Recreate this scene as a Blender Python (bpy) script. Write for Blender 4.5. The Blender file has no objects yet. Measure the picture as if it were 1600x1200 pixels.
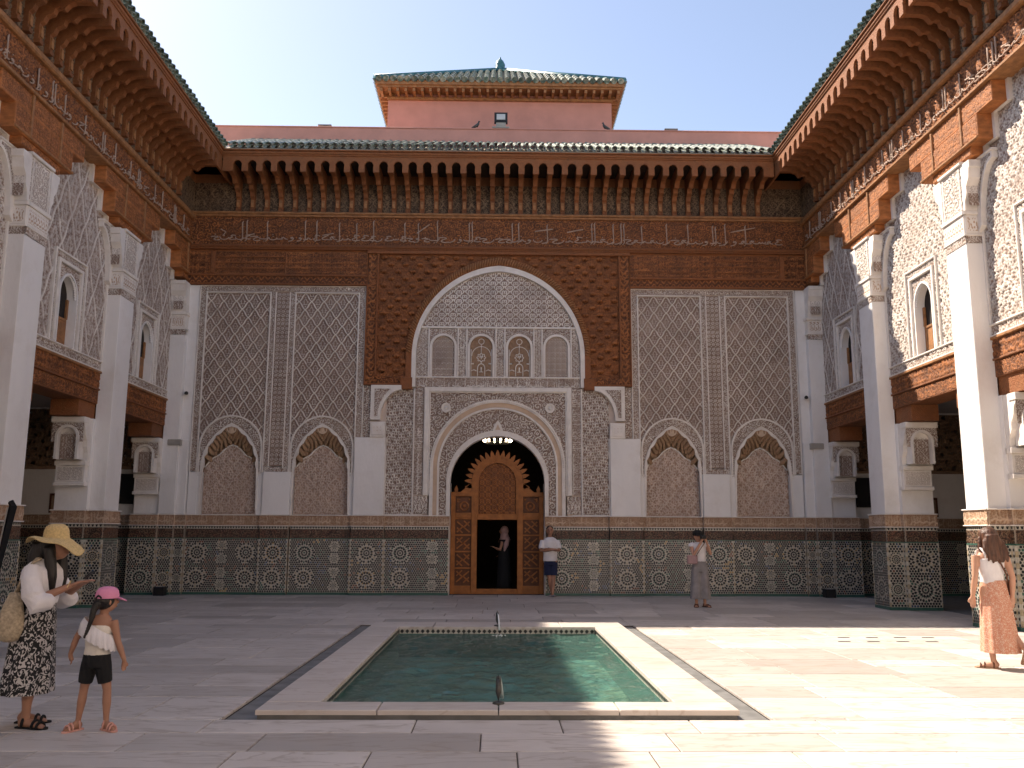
import bpy, math, random
import numpy as np
from mathutils import Matrix, Vector
rnd = random.Random(7)
PI = math.pi
S = bpy.context.scene
COL = S.collection
# ------------------------------------------------------------------ camera, sky, sun, exposure
def setup_view():
    f, pitch, yaw, roll = 1400.0, math.radians(9.49), math.radians(0.98), math.radians(0.25)
    fw = Vector((math.sin(yaw)*math.cos(pitch), math.cos(yaw)*math.cos(pitch), math.sin(pitch)))
    r = Vector((math.cos(yaw), -math.sin(yaw), 0)); u = r.cross(fw)
    c, s = math.cos(roll), math.sin(roll)
    r2 = r*c+u*s; u2 = u*c-r*s
    m = Matrix((r2, u2, -fw)).transposed().to_4x4()
    m.translation = Vector((-0.035, 0, 1.6))
    cd = bpy.data.cameras.new('camera'); co = bpy.data.objects.new('camera', cd); COL.objects.link(co)
    co.matrix_world = m
    cd.sensor_width = 36; cd.lens = 36*f/1600; cd.clip_end = 6000; cd.clip_start = 0.05
    S.camera = co
setup_view()
SUN_DIR = Vector((0.688, -0.569, -1.0)).normalized()          # the way the light travels
elev = math.asin(-SUN_DIR.z); az = math.atan2(-SUN_DIR.x, -SUN_DIR.y)   # az measured from +Y towards +X
W = bpy.data.worlds.new('World'); S.world = W; W.use_nodes = True
nt = W.node_tree; nt.nodes.clear()
sky = nt.nodes.new('ShaderNodeTexSky'); sky.sky_type = 'NISHITA'; sky.sun_disc = False
sky.sun_elevation = elev; sky.sun_rotation = az; sky.altitude = 450; sky.air_density = 0.85; sky.dust_density = 0.9; sky.ozone_density = 0.6
bg = nt.nodes.new('ShaderNodeBackground'); bg.inputs[1].default_value = 0.063
wo = nt.nodes.new('ShaderNodeOutputWorld')
nt.links.new(sky.outputs[0], bg.inputs[0]); nt.links.new(bg.outputs[0], wo.inputs[0])
sl = bpy.data.lights.new('sun', 'SUN'); sl.energy = 2.15; sl.angle = math.radians(0.53); sl.color = (1.0, 0.965, 0.91)
so = bpy.data.objects.new('sun', sl); COL.objects.link(so)
so.rotation_euler = SUN_DIR.to_track_quat('-Z', 'Y').to_euler(); so.location = (-20, 40, 40)
S.view_settings.view_transform = 'Standard'; S.view_settings.look = 'None'; S.view_settings.gamma = 1
S.view_settings.exposure = 2.2
S.view_settings.use_white_balance = True; S.view_settings.white_balance_temperature = 7600; S.view_settings.white_balance_tint = 14
# ------------------------------------------------------------------ materials
def mat(name, col, rough=0.7, var=0.12, scale=6.0, bump=0.0, bscale=40.0, col2=None, carve=None, stretch=None, spec=0.4, metallic=0.0, dirt=None, objrand=0.0):
    m = bpy.data.materials.new(name); m.use_nodes = True
    n = m.node_tree.nodes; l = m.node_tree.links; b = n['Principled BSDF']
    b.inputs['Roughness'].default_value = rough; b.inputs['Metallic'].default_value = metallic
    b.inputs['Specular IOR Level'].default_value = spec
    tc = n.new('ShaderNodeTexCoord'); mp = n.new('ShaderNodeMapping'); l.new(tc.outputs['Object'], mp.inputs[0])
    if stretch: mp.inputs['Scale'].default_value = stretch
    no = n.new('ShaderNodeTexNoise'); no.inputs['Scale'].default_value = scale; no.inputs['Detail'].default_value = 6
    l.new(mp.outputs[0], no.inputs[0])
    def rgb(c): 
        x = n.new('ShaderNodeRGB'); x.outputs[0].default_value = (*c, 1); return x.outputs[0]
    def mix(fac, a, c, mode='MIX'):
        x = n.new('ShaderNodeMix'); x.data_type = 'RGBA'; x.blend_type = mode
        if isinstance(fac, float): x.inputs[0].default_value = fac
        else: l.new(fac, x.inputs[0])
        l.new(a, x.inputs[6]); l.new(c, x.inputs[7]); return x.outputs[2]
    base = rgb(col)
    if col2:
        cr = n.new('ShaderNodeMapRange'); cr.inputs[1].default_value = 0.42; cr.inputs[2].default_value = 0.6
        l.new(no.outputs[0], cr.inputs[0]); base = mix(cr.outputs[0], base, rgb(col2))
    if carve:   # hollows darker by depth: ground colour and dirt, plus shade painted in
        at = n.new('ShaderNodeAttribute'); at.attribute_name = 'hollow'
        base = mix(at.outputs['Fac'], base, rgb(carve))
    vr = n.new('ShaderNodeMapRange'); vr.inputs[1].default_value = 0.3; vr.inputs[2].default_value = 0.7
    vr.inputs[3].default_value = 1-var; vr.inputs[4].default_value = 1+var
    l.new(no.outputs[0], vr.inputs[0])
    hs = n.new('ShaderNodeHueSaturation'); l.new(base, hs.inputs['Color']); val = vr.outputs[0]
    if objrand:
        oi = n.new('ShaderNodeObjectInfo'); r2 = n.new('ShaderNodeMapRange')
        r2.inputs[3].default_value = 1-objrand; r2.inputs[4].default_value = 1+objrand*0.6
        l.new(oi.outputs['Random'], r2.inputs[0])
        mu = n.new('ShaderNodeMath'); mu.operation = 'MULTIPLY'; l.new(val, mu.inputs[0]); l.new(r2.outputs[0], mu.inputs[1]); val = mu.outputs[0]
    l.new(val, hs.inputs['Value']); out = hs.outputs[0]
    if dirt:
        n2 = n.new('ShaderNodeTexNoise'); n2.inputs['Scale'].default_value = 1.3; n2.inputs['Detail'].default_value = 8; n2.inputs['Roughness'].default_value = 0.7
        l.new(tc.outputs['Object'], n2.inputs[0])
        dr = n.new('ShaderNodeMapRange'); dr.inputs[1].default_value = 0.5; dr.inputs[2].default_value = 0.75; dr.inputs[4].default_value = 0.55
        l.new(n2.outputs[0], dr.inputs[0]); out = mix(dr.outputs[0], out, rgb(dirt))
    l.new(out, b.inputs['Base Color'])
    if bump:
        nb = n.new('ShaderNodeTexNoise'); nb.inputs['Scale'].default_value = bscale; nb.inputs['Detail'].default_value = 5
        l.new(mp.outputs[0], nb.inputs[0])
        bu = n.new('ShaderNodeBump'); bu.inputs['Strength'].default_value = bump; bu.inputs['Distance'].default_value = 0.02
        l.new(nb.outputs[0], bu.inputs['Height']); l.new(bu.outputs[0], b.inputs['Normal'])
    return m
M = {}
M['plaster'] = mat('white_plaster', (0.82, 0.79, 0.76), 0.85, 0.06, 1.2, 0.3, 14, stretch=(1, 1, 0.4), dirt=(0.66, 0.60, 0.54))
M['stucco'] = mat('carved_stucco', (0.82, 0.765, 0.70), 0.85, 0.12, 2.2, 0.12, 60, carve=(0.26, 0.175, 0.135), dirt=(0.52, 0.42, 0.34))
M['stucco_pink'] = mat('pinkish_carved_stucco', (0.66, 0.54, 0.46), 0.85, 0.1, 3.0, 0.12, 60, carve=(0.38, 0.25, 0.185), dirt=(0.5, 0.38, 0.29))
M['frame'] = mat('smooth_stucco', (0.79, 0.735, 0.675), 0.8, 0.07, 5.0, 0.12, 50, dirt=(0.56, 0.47, 0.40))
M['ochre'] = mat('ochre_stucco', (0.60, 0.44, 0.32), 0.85, 0.12, 4.0, 0.15, 60, carve=(0.34, 0.20, 0.12))
M['muqarnas'] = mat('muqarnas_ochre', (0.44, 0.30, 0.19), 0.85, 0.25, 8.0, 0.1, 50, col2=(0.33, 0.20, 0.12))
M['wood'] = mat('cedar', (0.42, 0.15, 0.048), 0.7, 0.35, 5.0, 0.6, 30, carve=(0.12, 0.04, 0.015), stretch=(1, 1, 2.5), dirt=(0.14, 0.062, 0.033))
M['woodbeam'] = mat('cedar_beam', (0.31, 0.112, 0.04), 0.68, 0.35, 9.0, 0.9, 45, col2=(0.20, 0.066, 0.022), dirt=(0.115, 0.058, 0.032), objrand=0.22)
M['soffit'] = mat('shade_dark_soffit', (0.035, 0.02, 0.013), 0.85, 0.3, 6.0)  # near-black colour: the deep shade between the corbels is painted into it
M['woodpale'] = mat('cedar_moulding', (0.34, 0.155, 0.062), 0.6, 0.3, 9.0, 0.5, 40, dirt=(0.21, 0.10, 0.05))
M['woodgrey'] = mat('weathered_carved_wood', (0.22, 0.14, 0.082), 0.8, 0.25, 6.0, 0.3, 40, carve=(0.05, 0.026, 0.015), dirt=(0.14, 0.075, 0.04))
M['script'] = mat('pale_script', (0.42, 0.30, 0.23), 0.7, 0.2, 9.0)
M['doordark'] = mat('door_ground_wood', (0.13, 0.045, 0.017), 0.55, 0.25, 7.0, 0.3, 50)
M['doorwood'] = mat('door_wood', (0.37, 0.128, 0.03), 0.5, 0.22, 7.0, 0.35, 50, carve=(0.15, 0.052, 0.02))
M['pink'] = mat('pink_render', (0.62, 0.295, 0.235), 0.9, 0.07, 2.0, 0.25, 60, dirt=(0.47, 0.24, 0.20))
M['rooftile'] = mat('green_glazed_tile', (0.085, 0.15, 0.125), 0.45, 0.35, 9.0, 0.1, 30, col2=(0.24, 0.245, 0.20), spec=0.4, objrand=0.4)
M['tileturq'] = mat('turquoise_ridge', (0.05, 0.17, 0.19), 0.35, 0.25, 9.0)
M['mortar'] = mat('mortar', (0.42, 0.34, 0.27), 0.95, 0.15, 9.0)
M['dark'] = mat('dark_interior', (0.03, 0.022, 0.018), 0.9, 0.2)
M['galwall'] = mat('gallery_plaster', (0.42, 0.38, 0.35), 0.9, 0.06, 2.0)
M['galband'] = mat('gallery_band', (0.30, 0.19, 0.12), 0.9, 0.2, 12, 0.4, 30, carve=(0.15, 0.09, 0.055))
M['joint'] = mat('floor_joint', (0.10, 0.08, 0.065), 0.95, 0.2)
M['channel'] = mat('grey_stone', (0.17, 0.17, 0.165), 0.6, 0.3, 5.0, 0.15, 20)
M['ground'] = mat('earth', (0.32, 0.22, 0.15), 0.95, 0.2)
for k, c in dict(zw=(0.54, 0.51, 0.44), zk=(0.018, 0.02, 0.022), zb=(0.05, 0.09, 0.17), zg=(0.045, 0.13, 0.10), zo=(0.46, 0.30, 0.12), zr=(0.20, 0.07, 0.04), zc=(0.46, 0.38, 0.26)).items():
    M[k] = mat('glazed_'+k, c, 0.3, 0.2, 14.0, spec=0.5)
M['floral'] = mat('carved_floral_tile', (0.34, 0.22, 0.14), 0.45, 0.3, 8.0, carve=(0.045, 0.025, 0.02), col2=(0.22, 0.10, 0.06))
def marble(name, col, vein, rough=0.32, objrand=0.12):
    m = mat(name, col, rough, 0.07, 1.5, 0.05, 60, objrand=objrand, dirt=(col[0]*0.76, col[1]*0.70, col[2]*0.64))
    n = m.node_tree.nodes; l = m.node_tree.links; b = n['Principled BSDF']
    src = b.inputs['Base Color'].links[0].from_socket
    tc = n.new('ShaderNodeTexCoord'); oi = n.new('ShaderNodeObjectInfo'); ad = n.new('ShaderNodeVectorMath'); ad.operation = 'ADD'
    sc = n.new('ShaderNodeVectorMath'); sc.operation = 'SCALE'; sc.inputs[3].default_value = 37.0
    cm = n.new('ShaderNodeCombineXYZ'); 
    for i in range(3): l.new(oi.outputs['Random'], cm.inputs[i])
    l.new(cm.outputs[0], sc.inputs[0]); l.new(tc.outputs['Object'], ad.inputs[0]); l.new(sc.outputs[0], ad.inputs[1])
    mp = n.new('ShaderNodeMapping'); mp.inputs['Scale'].default_value = (0.55, 2.2, 1); mp.inputs['Rotation'].default_value = (0, 0, 0.25); l.new(ad.outputs[0], mp.inputs[0])
    no = n.new('ShaderNodeTexNoise'); no.inputs['Scale'].default_value = 1.4; no.inputs['Detail'].default_value = 9; no.inputs['Distortion'].default_value = 1.6
    l.new(mp.outputs[0], no.inputs[0])
    a = n.new('ShaderNodeMath'); a.operation = 'SUBTRACT'; a.inputs[1].default_value = 0.5; l.new(no.outputs[0], a.inputs[0])
    ab = n.new('ShaderNodeMath'); ab.operation = 'ABSOLUTE'; l.new(a.outputs[0], ab.inputs[0])
    r = n.new('ShaderNodeMapRange'); r.inputs[1].default_value = 0.0; r.inputs[2].default_value = 0.035; r.inputs[3].default_value = 0.55; r.inputs[4].default_value = 0.0
    l.new(ab.outputs[0], r.inputs[0])
    x = n.new('ShaderNodeMix'); x.data_type = 'RGBA'; l.new(r.outputs[0], x.inputs[0]); l.new(src, x.inputs[6]); x.inputs[7].default_value = (*vein, 1)
    l.new(x.outputs[2], b.inputs['Base Color']); return m
M['marble'] = marble('floor_marble', (0.54, 0.49, 0.45), (0.30, 0.24, 0.19), 0.45, 0.27)
M['rim'] = marble('rim_marble', (0.60, 0.54, 0.49), (0.42, 0.33, 0.27), 0.4, 0.08)
def water_mat():
    m = bpy.data.materials.new('pool_water'); m.use_nodes = True; n = m.node_tree.nodes; l = m.node_tree.links; n.remove(n['Principled BSDF'])
    tc = n.new('ShaderNodeTexCoord'); h = None
    for sc, w in ((4.0, 1.3), (11.0, 1.0), (27.0, 0.4)):
        mp = n.new('ShaderNodeMapping'); mp.inputs['Scale'].default_value = (1, 0.8, 1); l.new(tc.outputs['Object'], mp.inputs[0])
        no = n.new('ShaderNodeTexNoise'); no.inputs['Scale'].default_value = sc; no.inputs['Detail'].default_value = 3; no.inputs['Distortion'].default_value = 1.2
        l.new(mp.outputs[0], no.inputs[0]); mu = n.new('ShaderNodeMath'); mu.operation = 'MULTIPLY'; mu.inputs[1].default_value = w; l.new(no.outputs[0], mu.inputs[0])
        if h is None: h = mu.outputs[0]
        else:
            ad = n.new('ShaderNodeMath'); l.new(h, ad.inputs[0]); l.new(mu.outputs[0], ad.inputs[1]); h = ad.outputs[0]
    bu = n.new('ShaderNodeBump'); bu.inputs['Strength'].default_value = 0.6; bu.inputs['Distance'].default_value = 0.03; l.new(h, bu.inputs['Height'])
    fr = n.new('ShaderNodeFresnel'); fr.inputs[0].default_value = 1.33; l.new(bu.outputs[0], fr.inputs[1])
    tr = n.new('ShaderNodeBsdfTransparent'); tr.inputs[0].default_value = (0.74, 0.88, 0.82, 1)
    gl = n.new('ShaderNodeBsdfGlossy'); gl.inputs['Roughness'].default_value = 0.03; l.new(bu.outputs[0], gl.inputs['Normal'])
    di = n.new('ShaderNodeBsdfDiffuse'); di.inputs[0].default_value = (0.10, 0.26, 0.22, 1); l.new(bu.outputs[0], di.inputs['Normal'])
    mk = n.new('ShaderNodeMixShader'); mk.inputs[0].default_value = 0.35; l.new(tr.outputs[0], mk.inputs[1]); l.new(di.outputs[0], mk.inputs[2]); tr = mk
    mx_ = n.new('ShaderNodeMixShader'); l.new(fr.outputs[0], mx_.inputs[0]); l.new(tr.outputs[0], mx_.inputs[1]); l.new(gl.outputs[0], mx_.inputs[2])
    l.new(mx_.outputs[0], n['Material Output'].inputs[0]); return m
M['water'] = water_mat()
M['pool'] = mat('pool_lining', (0.24, 0.52, 0.47), 0.6, 0.4, 2.2, col2=(0.27, 0.34, 0.24))
M['metal'] = mat('dark_metal', (0.08, 0.08, 0.075), 0.4, 0.2, 20, metallic=0.6)
M['black'] = mat('black_plastic', (0.012, 0.012, 0.013), 0.5, 0.1)
M['greybox'] = mat('grey_casing', (0.36, 0.33, 0.29), 0.6, 0.1)
M['glasslamp'] = mat('lamp_glass', (0.55, 0.57, 0.58), 0.15, 0.1)
M['jet'] = mat('falling_water', (0.75, 0.80, 0.80), 0.1, 0.05)
def cloth(name, c, var=0.08, rough=0.9, col2=None, scale=8): return mat(name, c, rough, var, scale, 0.25, 120, col2=col2)
M['skin'] = mat('tan_skin', (0.36, 0.18, 0.115), 0.5, 0.06, 12)
M['skinfair'] = mat('fair_skin', (0.52, 0.28, 0.19), 0.5, 0.06, 12)
M['hairblack'] = mat('black_hair', (0.012, 0.009, 0.008), 0.45, 0.3, 40, 0.4, 90, stretch=(1, 1, 0.15))
M['hairbrown'] = mat('brown_hair', (0.085, 0.035, 0.02), 0.4, 0.5, 40, 0.5, 90, stretch=(1, 1, 0.15))
M['white'] = cloth('white_cotton', (0.72, 0.69, 0.70)); M['cream'] = cloth('cream_cotton', (0.68, 0.63, 0.56))
M['straw'] = mat('straw', (0.60, 0.43, 0.20), 0.85, 0.2, 60, 0.5, 120); M['bag'] = mat('woven_bag', (0.45, 0.36, 0.25), 0.9, 0.3, 45, 0.7, 60)
M['pinkcap'] = cloth('pink_cotton', (0.72, 0.27, 0.42)); M['blackcloth'] = cloth('black_cotton', (0.010, 0.010, 0.011)); M['navy'] = cloth('navy_cotton', (0.016, 0.022, 0.06))
M['greycloth'] = cloth('grey_cotton', (0.27, 0.25, 0.25), 0.15); M['mauve'] = cloth('mauve_leather', (0.36, 0.23, 0.24)); M['scarf'] = cloth('rose_scarf', (0.42, 0.27, 0.26))
M['leather'] = cloth('brown_leather', (0.12, 0.05, 0.028)); M['sandalpink'] = cloth('pink_sandal', (0.68, 0.36, 0.30)); M['sole'] = cloth('tan_sole', (0.42, 0.27, 0.17))
def print_mat(name, a, b_, scale, w, stretch):
    m = mat(name, a, 0.9, 0.06); n = m.node_tree.nodes; l = m.node_tree.links; b = n['Principled BSDF']
    tc = n.new('ShaderNodeTexCoord'); mp = n.new('ShaderNodeMapping'); mp.inputs['Scale'].default_value = stretch; l.new(tc.outputs['Object'], mp.inputs[0])
    no = n.new('ShaderNodeTexNoise'); no.inputs['Scale'].default_value = scale; no.inputs['Detail'].default_value = 1; no.inputs['Distortion'].default_value = 2.2; l.new(mp.outputs[0], no.inputs[0])
    r = n.new('ShaderNodeMapRange'); r.inputs[1].default_value = w-0.02; r.inputs[2].default_value = w+0.02; l.new(no.outputs[0], r.inputs[0])
    x = n.new('ShaderNodeMix'); x.data_type = 'RGBA'; l.new(r.outputs[0], x.inputs[0]); x.inputs[6].default_value = (*a, 1); x.inputs[7].default_value = (*b_, 1)
    l.new(x.outputs[2], b.inputs['Base Color']); return m
M['zebra'] = print_mat('black_white_print', (0.014, 0.014, 0.015), (0.50, 0.47, 0.46), 24, 0.535, (1, 1, 0.8))
M['coral'] = print_mat('coral_floral_print', (0.56, 0.235, 0.15), (0.66, 0.47, 0.36), 46, 0.55, (1, 1, 1))
def emit(name, c, s):
    m = bpy.data.materials.new(name); m.use_nodes = True; b = m.node_tree.nodes['Principled BSDF']
    b.inputs['Emission Color'].default_value = (*c, 1); b.inputs['Emission Strength'].default_value = s; return m
M['bulb'] = emit('lit_bulb', (1.0, 0.86, 0.66), 5.0)
# ------------------------------------------------------------------ helpers
def frame(o, ud, nd):
    o = np.array(o, float); ud = np.array(ud, float); nd = np.array(nd, float)
    return lambda p: o + p[:, :1]*ud + p[:, 2:3]*nd + p[:, 1:2]*np.array([0, 0, 1.0])
FY = 24.15; RX = 8.9
FAC = frame((0, FY, 0), (1, 0, 0), (0, -1, 0))
RW = frame((RX, 0, 0), (0, 1, 0), (-1, 0, 0)); LW = frame((-RX, 0, 0), (0, 1, 0), (1, 0, 0))
XYZ = lambda p: p
def thing(name, loc, label, cat, group=None):
    o = bpy.data.objects.new(name, None); COL.objects.link(o); o.location = loc; o.empty_display_size = 0.2
    o['label'] = label; o['category'] = cat
    if group: o['group'] = group
    return o
def wloc(o):
    v = Vector(o.location)
    while o.parent: o = o.parent; v = v+Vector(o.location)
    return v
def link(o, parent=None):
    COL.objects.link(o)
    if parent is not None:
        o.parent = parent
        if parent.type == 'EMPTY': o.matrix_parent_inverse = Matrix.Translation(-Vector(parent.location))
    return o
def tag(o, label, cat, group=None):
    o['label'] = label; o['category'] = cat
    if group: o['group'] = group
    return o
class MB:
    def __init__(s): s.v = []; s.f = []; s.m = []; s.n = 0
    def add(s, v, f, m=0):
        v = np.asarray(v, float).reshape(-1, 3); s.v.append(v)
        for q in f: s.f.append([i+s.n for i in q]); s.m.append(m)
        s.n += len(v); return s
    def box(s, a0, a1, b0, b1, c0, c1, m=0):
        v = [(a, b, c) for a in (a0, a1) for b in (b0, b1) for c in (c0, c1)]
        return s.add(v, [(0, 1, 3, 2), (4, 6, 7, 5), (0, 4, 5, 1), (2, 3, 7, 6), (0, 2, 6, 4), (1, 5, 7, 3)], m)
    def bbox(s, a0, a1, b0, b1, c0, c1, e=0.01, m=0):      # box with its front (c1) edges chamfered
        v = [(a0, b0, c0), (a1, b0, c0), (a1, b1, c0), (a0, b1, c0), (a0, b0, c1-e), (a1, b0, c1-e), (a1, b1, c1-e), (a0, b1, c1-e), (a0+e, b0+e, c1), (a1-e, b0+e, c1), (a1-e, b1-e, c1), (a0+e, b1-e, c1)]
        f = [(8, 9, 10, 11), (0, 3, 2, 1)]
        for i in range(4): j = (i+1) % 4; f += [(i, j, 4+j, 4+i), (4+i, 4+j, 8+j, 8+i)]
        return s.add(v, f, m)
    def prism(s, poly, w0, w1, m=0):
        k = len(poly); v = [(a, b, w0) for a, b in poly]+[(a, b, w1) for a, b in poly]
        return s.add(v, [tuple(range(k))[::-1], tuple(range(k, 2*k))]+[(i, (i+1) % k, k+(i+1) % k, k+i) for i in range(k)], m)
    def flat(s, poly, w, m=0): return s.add([(a, b, w) for a, b in poly], [tuple(range(len(poly)))], m)
    def band(s, A, B, w0, w1, m=0):        # solid strip between two polylines of equal length
        k = len(A); v = [(a, b, w0) for a, b in A]+[(a, b, w0) for a, b in B]+[(a, b, w1) for a, b in A]+[(a, b, w1) for a, b in B]
        f = []
        for i in range(k-1): f += [(2*k+i, 2*k+i+1, 3*k+i+1, 3*k+i), (i, i+1, 2*k+i+1, 2*k+i), (k+i, k+i+1, 3*k+i+1, 3*k+i)]
        return s.add(v, f, m)
    def tube(s, pts, r, n=6, m=0, cap=True, squash=None):
        P = np.asarray(pts, float); k = len(P); r = np.broadcast_to(np.asarray(r, float), (k,)) if np.ndim(r) < 2 else np.asarray(r)
        T = np.gradient(P, axis=0); T /= np.linalg.norm(T, axis=1)[:, None]+1e-9
        ref = np.array([0, 0, 1.0]) if abs(T[:, 2]).mean() < 0.75 else np.array([0, 1.0, 0])
        V = []
        for i in range(k):
            a = np.cross(T[i], ref); a /= np.linalg.norm(a)+1e-9; b = np.cross(a, T[i])
            ra, rb = (r[i], r[i]) if np.ndim(r) < 2 else r[i]
            for j in range(n): t = 2*PI*j/n; V.append(P[i]+a*math.cos(t)*ra+b*math.sin(t)*rb)
        F = [(i*n+j, i*n+(j+1) % n, (i+1)*n+(j+1) % n, (i+1)*n+j) for i in range(k-1) for j in range(n)]
        if cap: F += [tuple(range(n))[::-1], tuple(range((k-1)*n, k*n))]
        return s.add(V, F, m)
    def loft(s, rings, m=0, cap=True):      # rings: lists of equal length
        n = len(rings[0]); F = [(i*n+j, i*n+(j+1) % n, (i+1)*n+(j+1) % n, (i+1)*n+j) for i in range(len(rings)-1) for j in range(n)]
        if cap: F += [tuple(range(n))[::-1], tuple(range((len(rings)-1)*n, len(rings)*n))]
        return s.add(np.concatenate([np.asarray(q, float) for q in rings]), F, m)
    def ell(s, c, r, n=10, k=7, m=0):
        V = []; 
        for i in range(k+1):
            t = PI*i/k
            for j in range(n): p = 2*PI*j/n; V.append((c[0]+r[0]*math.sin(t)*math.cos(p), c[1]+r[1]*math.sin(t)*math.sin(p), c[2]-r[2]*math.cos(t)))
        F = [(i*n+j, i*n+(j+1) % n, (i+1)*n+(j+1) % n, (i+1)*n+j) for i in range(k) for j in range(n)]
        return s.add(V, F, m)
    def mesh(s, name, mats, fr=XYZ, smooth=False):
        me = bpy.data.meshes.new(name); V = fr(np.concatenate(s.v))
        me.from_pydata(V.tolist(), [], s.f)
        for k in (mats if isinstance(mats, (list, tuple)) else [mats]): me.materials.append(M[k])
        me.polygons.foreach_set('material_index', s.m)
        if smooth: me.polygons.foreach_set('use_smooth', [True]*len(s.f))
        me.update(); return me
    def build(s, name, mats, parent=None, fr=XYZ, smooth=False, kind=None):
        o = bpy.data.objects.new(name, s.mesh(name, mats, fr, smooth)); link(o, parent)
        if kind: o['kind'] = kind
        return o
def inst(name, me, loc, parent, rz=0, rx=0, scale=None):
    o = bpy.data.objects.new(name, me); link(o, parent); o.location = loc; o.rotation_euler = (rx, 0, rz)
    if scale: o.scale = scale
    return o
def relief(name, parent, fr, u0, u1, v0, v1, fn, m, depth=0.03, w=0.0, res=0.02, mask=None, kind=None):
    nu = max(2, int((u1-u0)/res)+1); nv = max(2, int((v1-v0)/res)+1)
    U, V = np.meshgrid(np.linspace(u0, u1, nu), np.linspace(v0, v1, nv))
    H = np.clip(fn(U, V), 0, 1); H = H*(0.84+0.16*np.sin(U*3.1+2.0*np.sin(V*1.7))*np.sin(V*2.3+1.5*np.sin(U*1.3)))
    H = H*np.where(hsh(np.floor(U*7), np.floor(V*7), 3) < 0.035, 0.6, 1.0)
    P = np.stack([U.ravel(), V.ravel(), (w+depth*H).ravel()], 1)
    i = np.arange(nu*nv).reshape(nv, nu); Q = np.stack([i[:-1, :-1], i[:-1, 1:], i[1:, 1:], i[1:, :-1]], -1).reshape(-1, 4)
    if mask is not None:
        k = mask(P[:, 0], P[:, 1]); Q = Q[k[Q].all(1)]
    me = bpy.data.meshes.new(name); me.vertices.add(len(P)); me.vertices.foreach_set('co', fr(P).ravel())
    me.loops.add(Q.size); me.loops.foreach_set('vertex_index', Q.ravel().astype(np.int32))
    me.polygons.add(len(Q)); me.polygons.foreach_set('loop_start', np.arange(0, Q.size, 4, dtype=np.int32))
    me.polygons.foreach_set('use_smooth', np.ones(len(Q), bool))
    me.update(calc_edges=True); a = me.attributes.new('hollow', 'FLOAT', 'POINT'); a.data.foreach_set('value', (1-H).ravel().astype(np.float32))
    me.materials.append(M[m]); o = bpy.data.objects.new(name, me); link(o, parent)
    if kind: o['kind'] = kind
    return o
# ------------------------------------------------------------------ carving patterns (heights 0..1)
def ln(d, w, s=0.35): return np.clip((w-np.abs(d))/(w*s)+0.0, 0, 1)
def hsh(a, b, k=0): x = np.sin(a*127.1+b*311.7+k*74.7)*43758.5453; return x-np.floor(x)
def scroll(p, seed=0, turns=2.2):
    def f(u, v):
        a = u/p+0.16*np.sin(v/p*1.9+1.3*np.sin(u/p*0.7)); b = v/p+0.16*np.sin(u/p*1.7+1.1*np.sin(v/p*0.9)); i = np.floor(a); j = np.floor(b); x = a-i-0.5+0.12*(hsh(i, j, seed+1)-0.5); y = b-j-0.5+0.12*(hsh(i, j, seed+2)-0.5)
        r = np.hypot(x, y)*2; t = np.arctan2(y, x)/(2*PI); hand = np.where((i+j) % 2 == 0, 1, -1)
        s = (r*turns*(0.8+0.4*hsh(i, j, seed+4))-hand*t+hsh(i, j, seed)*1.0); fr = s-np.floor(s)
        g = ln(fr-0.5, 0.24+0.10*np.sin(t*2*PI*3+r*9)); leaf = np.clip(np.cos(2*PI*t*(4+np.floor(hsh(i, j, seed+3)*3))+r*7)*1.6-0.35, 0, 1)
        return np.where(r < 0.95, g*np.clip(1.2-0.25*leaf, 0, 1), leaf)
    return f
def ogee(p, q, petals=7):
    def f(u, v):
        best = np.zeros_like(u)
        for ox, oy in ((0, 0), (0.5, 0.5)):
            x = u/p+ox; y = v/q+oy; x = x-np.floor(x)-0.5; y = y-np.floor(y)-0.5
            e = 0.5-np.abs(x)-0.36*(0.5+0.5*np.cos(2*PI*(np.abs(y))))*0-np.abs(y)*0
            wv = 0.25+0.23*np.cos(2*PI*y); best = np.maximum(best, ln(np.abs(x)-wv, 0.045))
            r = np.hypot(x*1.5, (y+0.05)); t = np.arctan2(y+0.12, x*1.4)
            pal = np.clip(np.cos(petals*t)*2.0-0.2, 0, 1)*((r > 0.08) & (r < 0.27)); best = np.maximum(best, pal*0.9*(np.abs(x) < wv-0.05))
            best = np.maximum(best, ln(r-0.05, 0.035)*0.9)
        return best
    return f
def hearts(p, q):
    def f(u, v):
        best = np.zeros_like(u)
        for ox, oy in ((0, 0), (0.5, 0.5)):
            x = u/p+ox; y = v/q+oy; x = x-np.floor(x)-0.5; y = y-np.floor(y)-0.5
            ax = np.abs(x); k = np.hypot(ax-0.10, (y-0.14)*0.75)-0.10; k2 = np.hypot(ax-0.0, (y+0.02)*0.72)-0.20
            best = np.maximum(best, ln(k, 0.05)*(y > 0.02)); best = np.maximum(best, ln(k2, 0.05)*(y < 0.08))
            best = np.maximum(best, ln(np.hypot(ax-0.06, y+0.24)-0.03, 0.03))
            sw = ax-(0.27+0.16*np.sin(2*PI*(y+0.10))); best = np.maximum(best, ln(sw, 0.045)); best = np.maximum(best, ln(np.hypot(x, y)-0.06, 0.03)*0.8)
        return best
    return f
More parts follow.
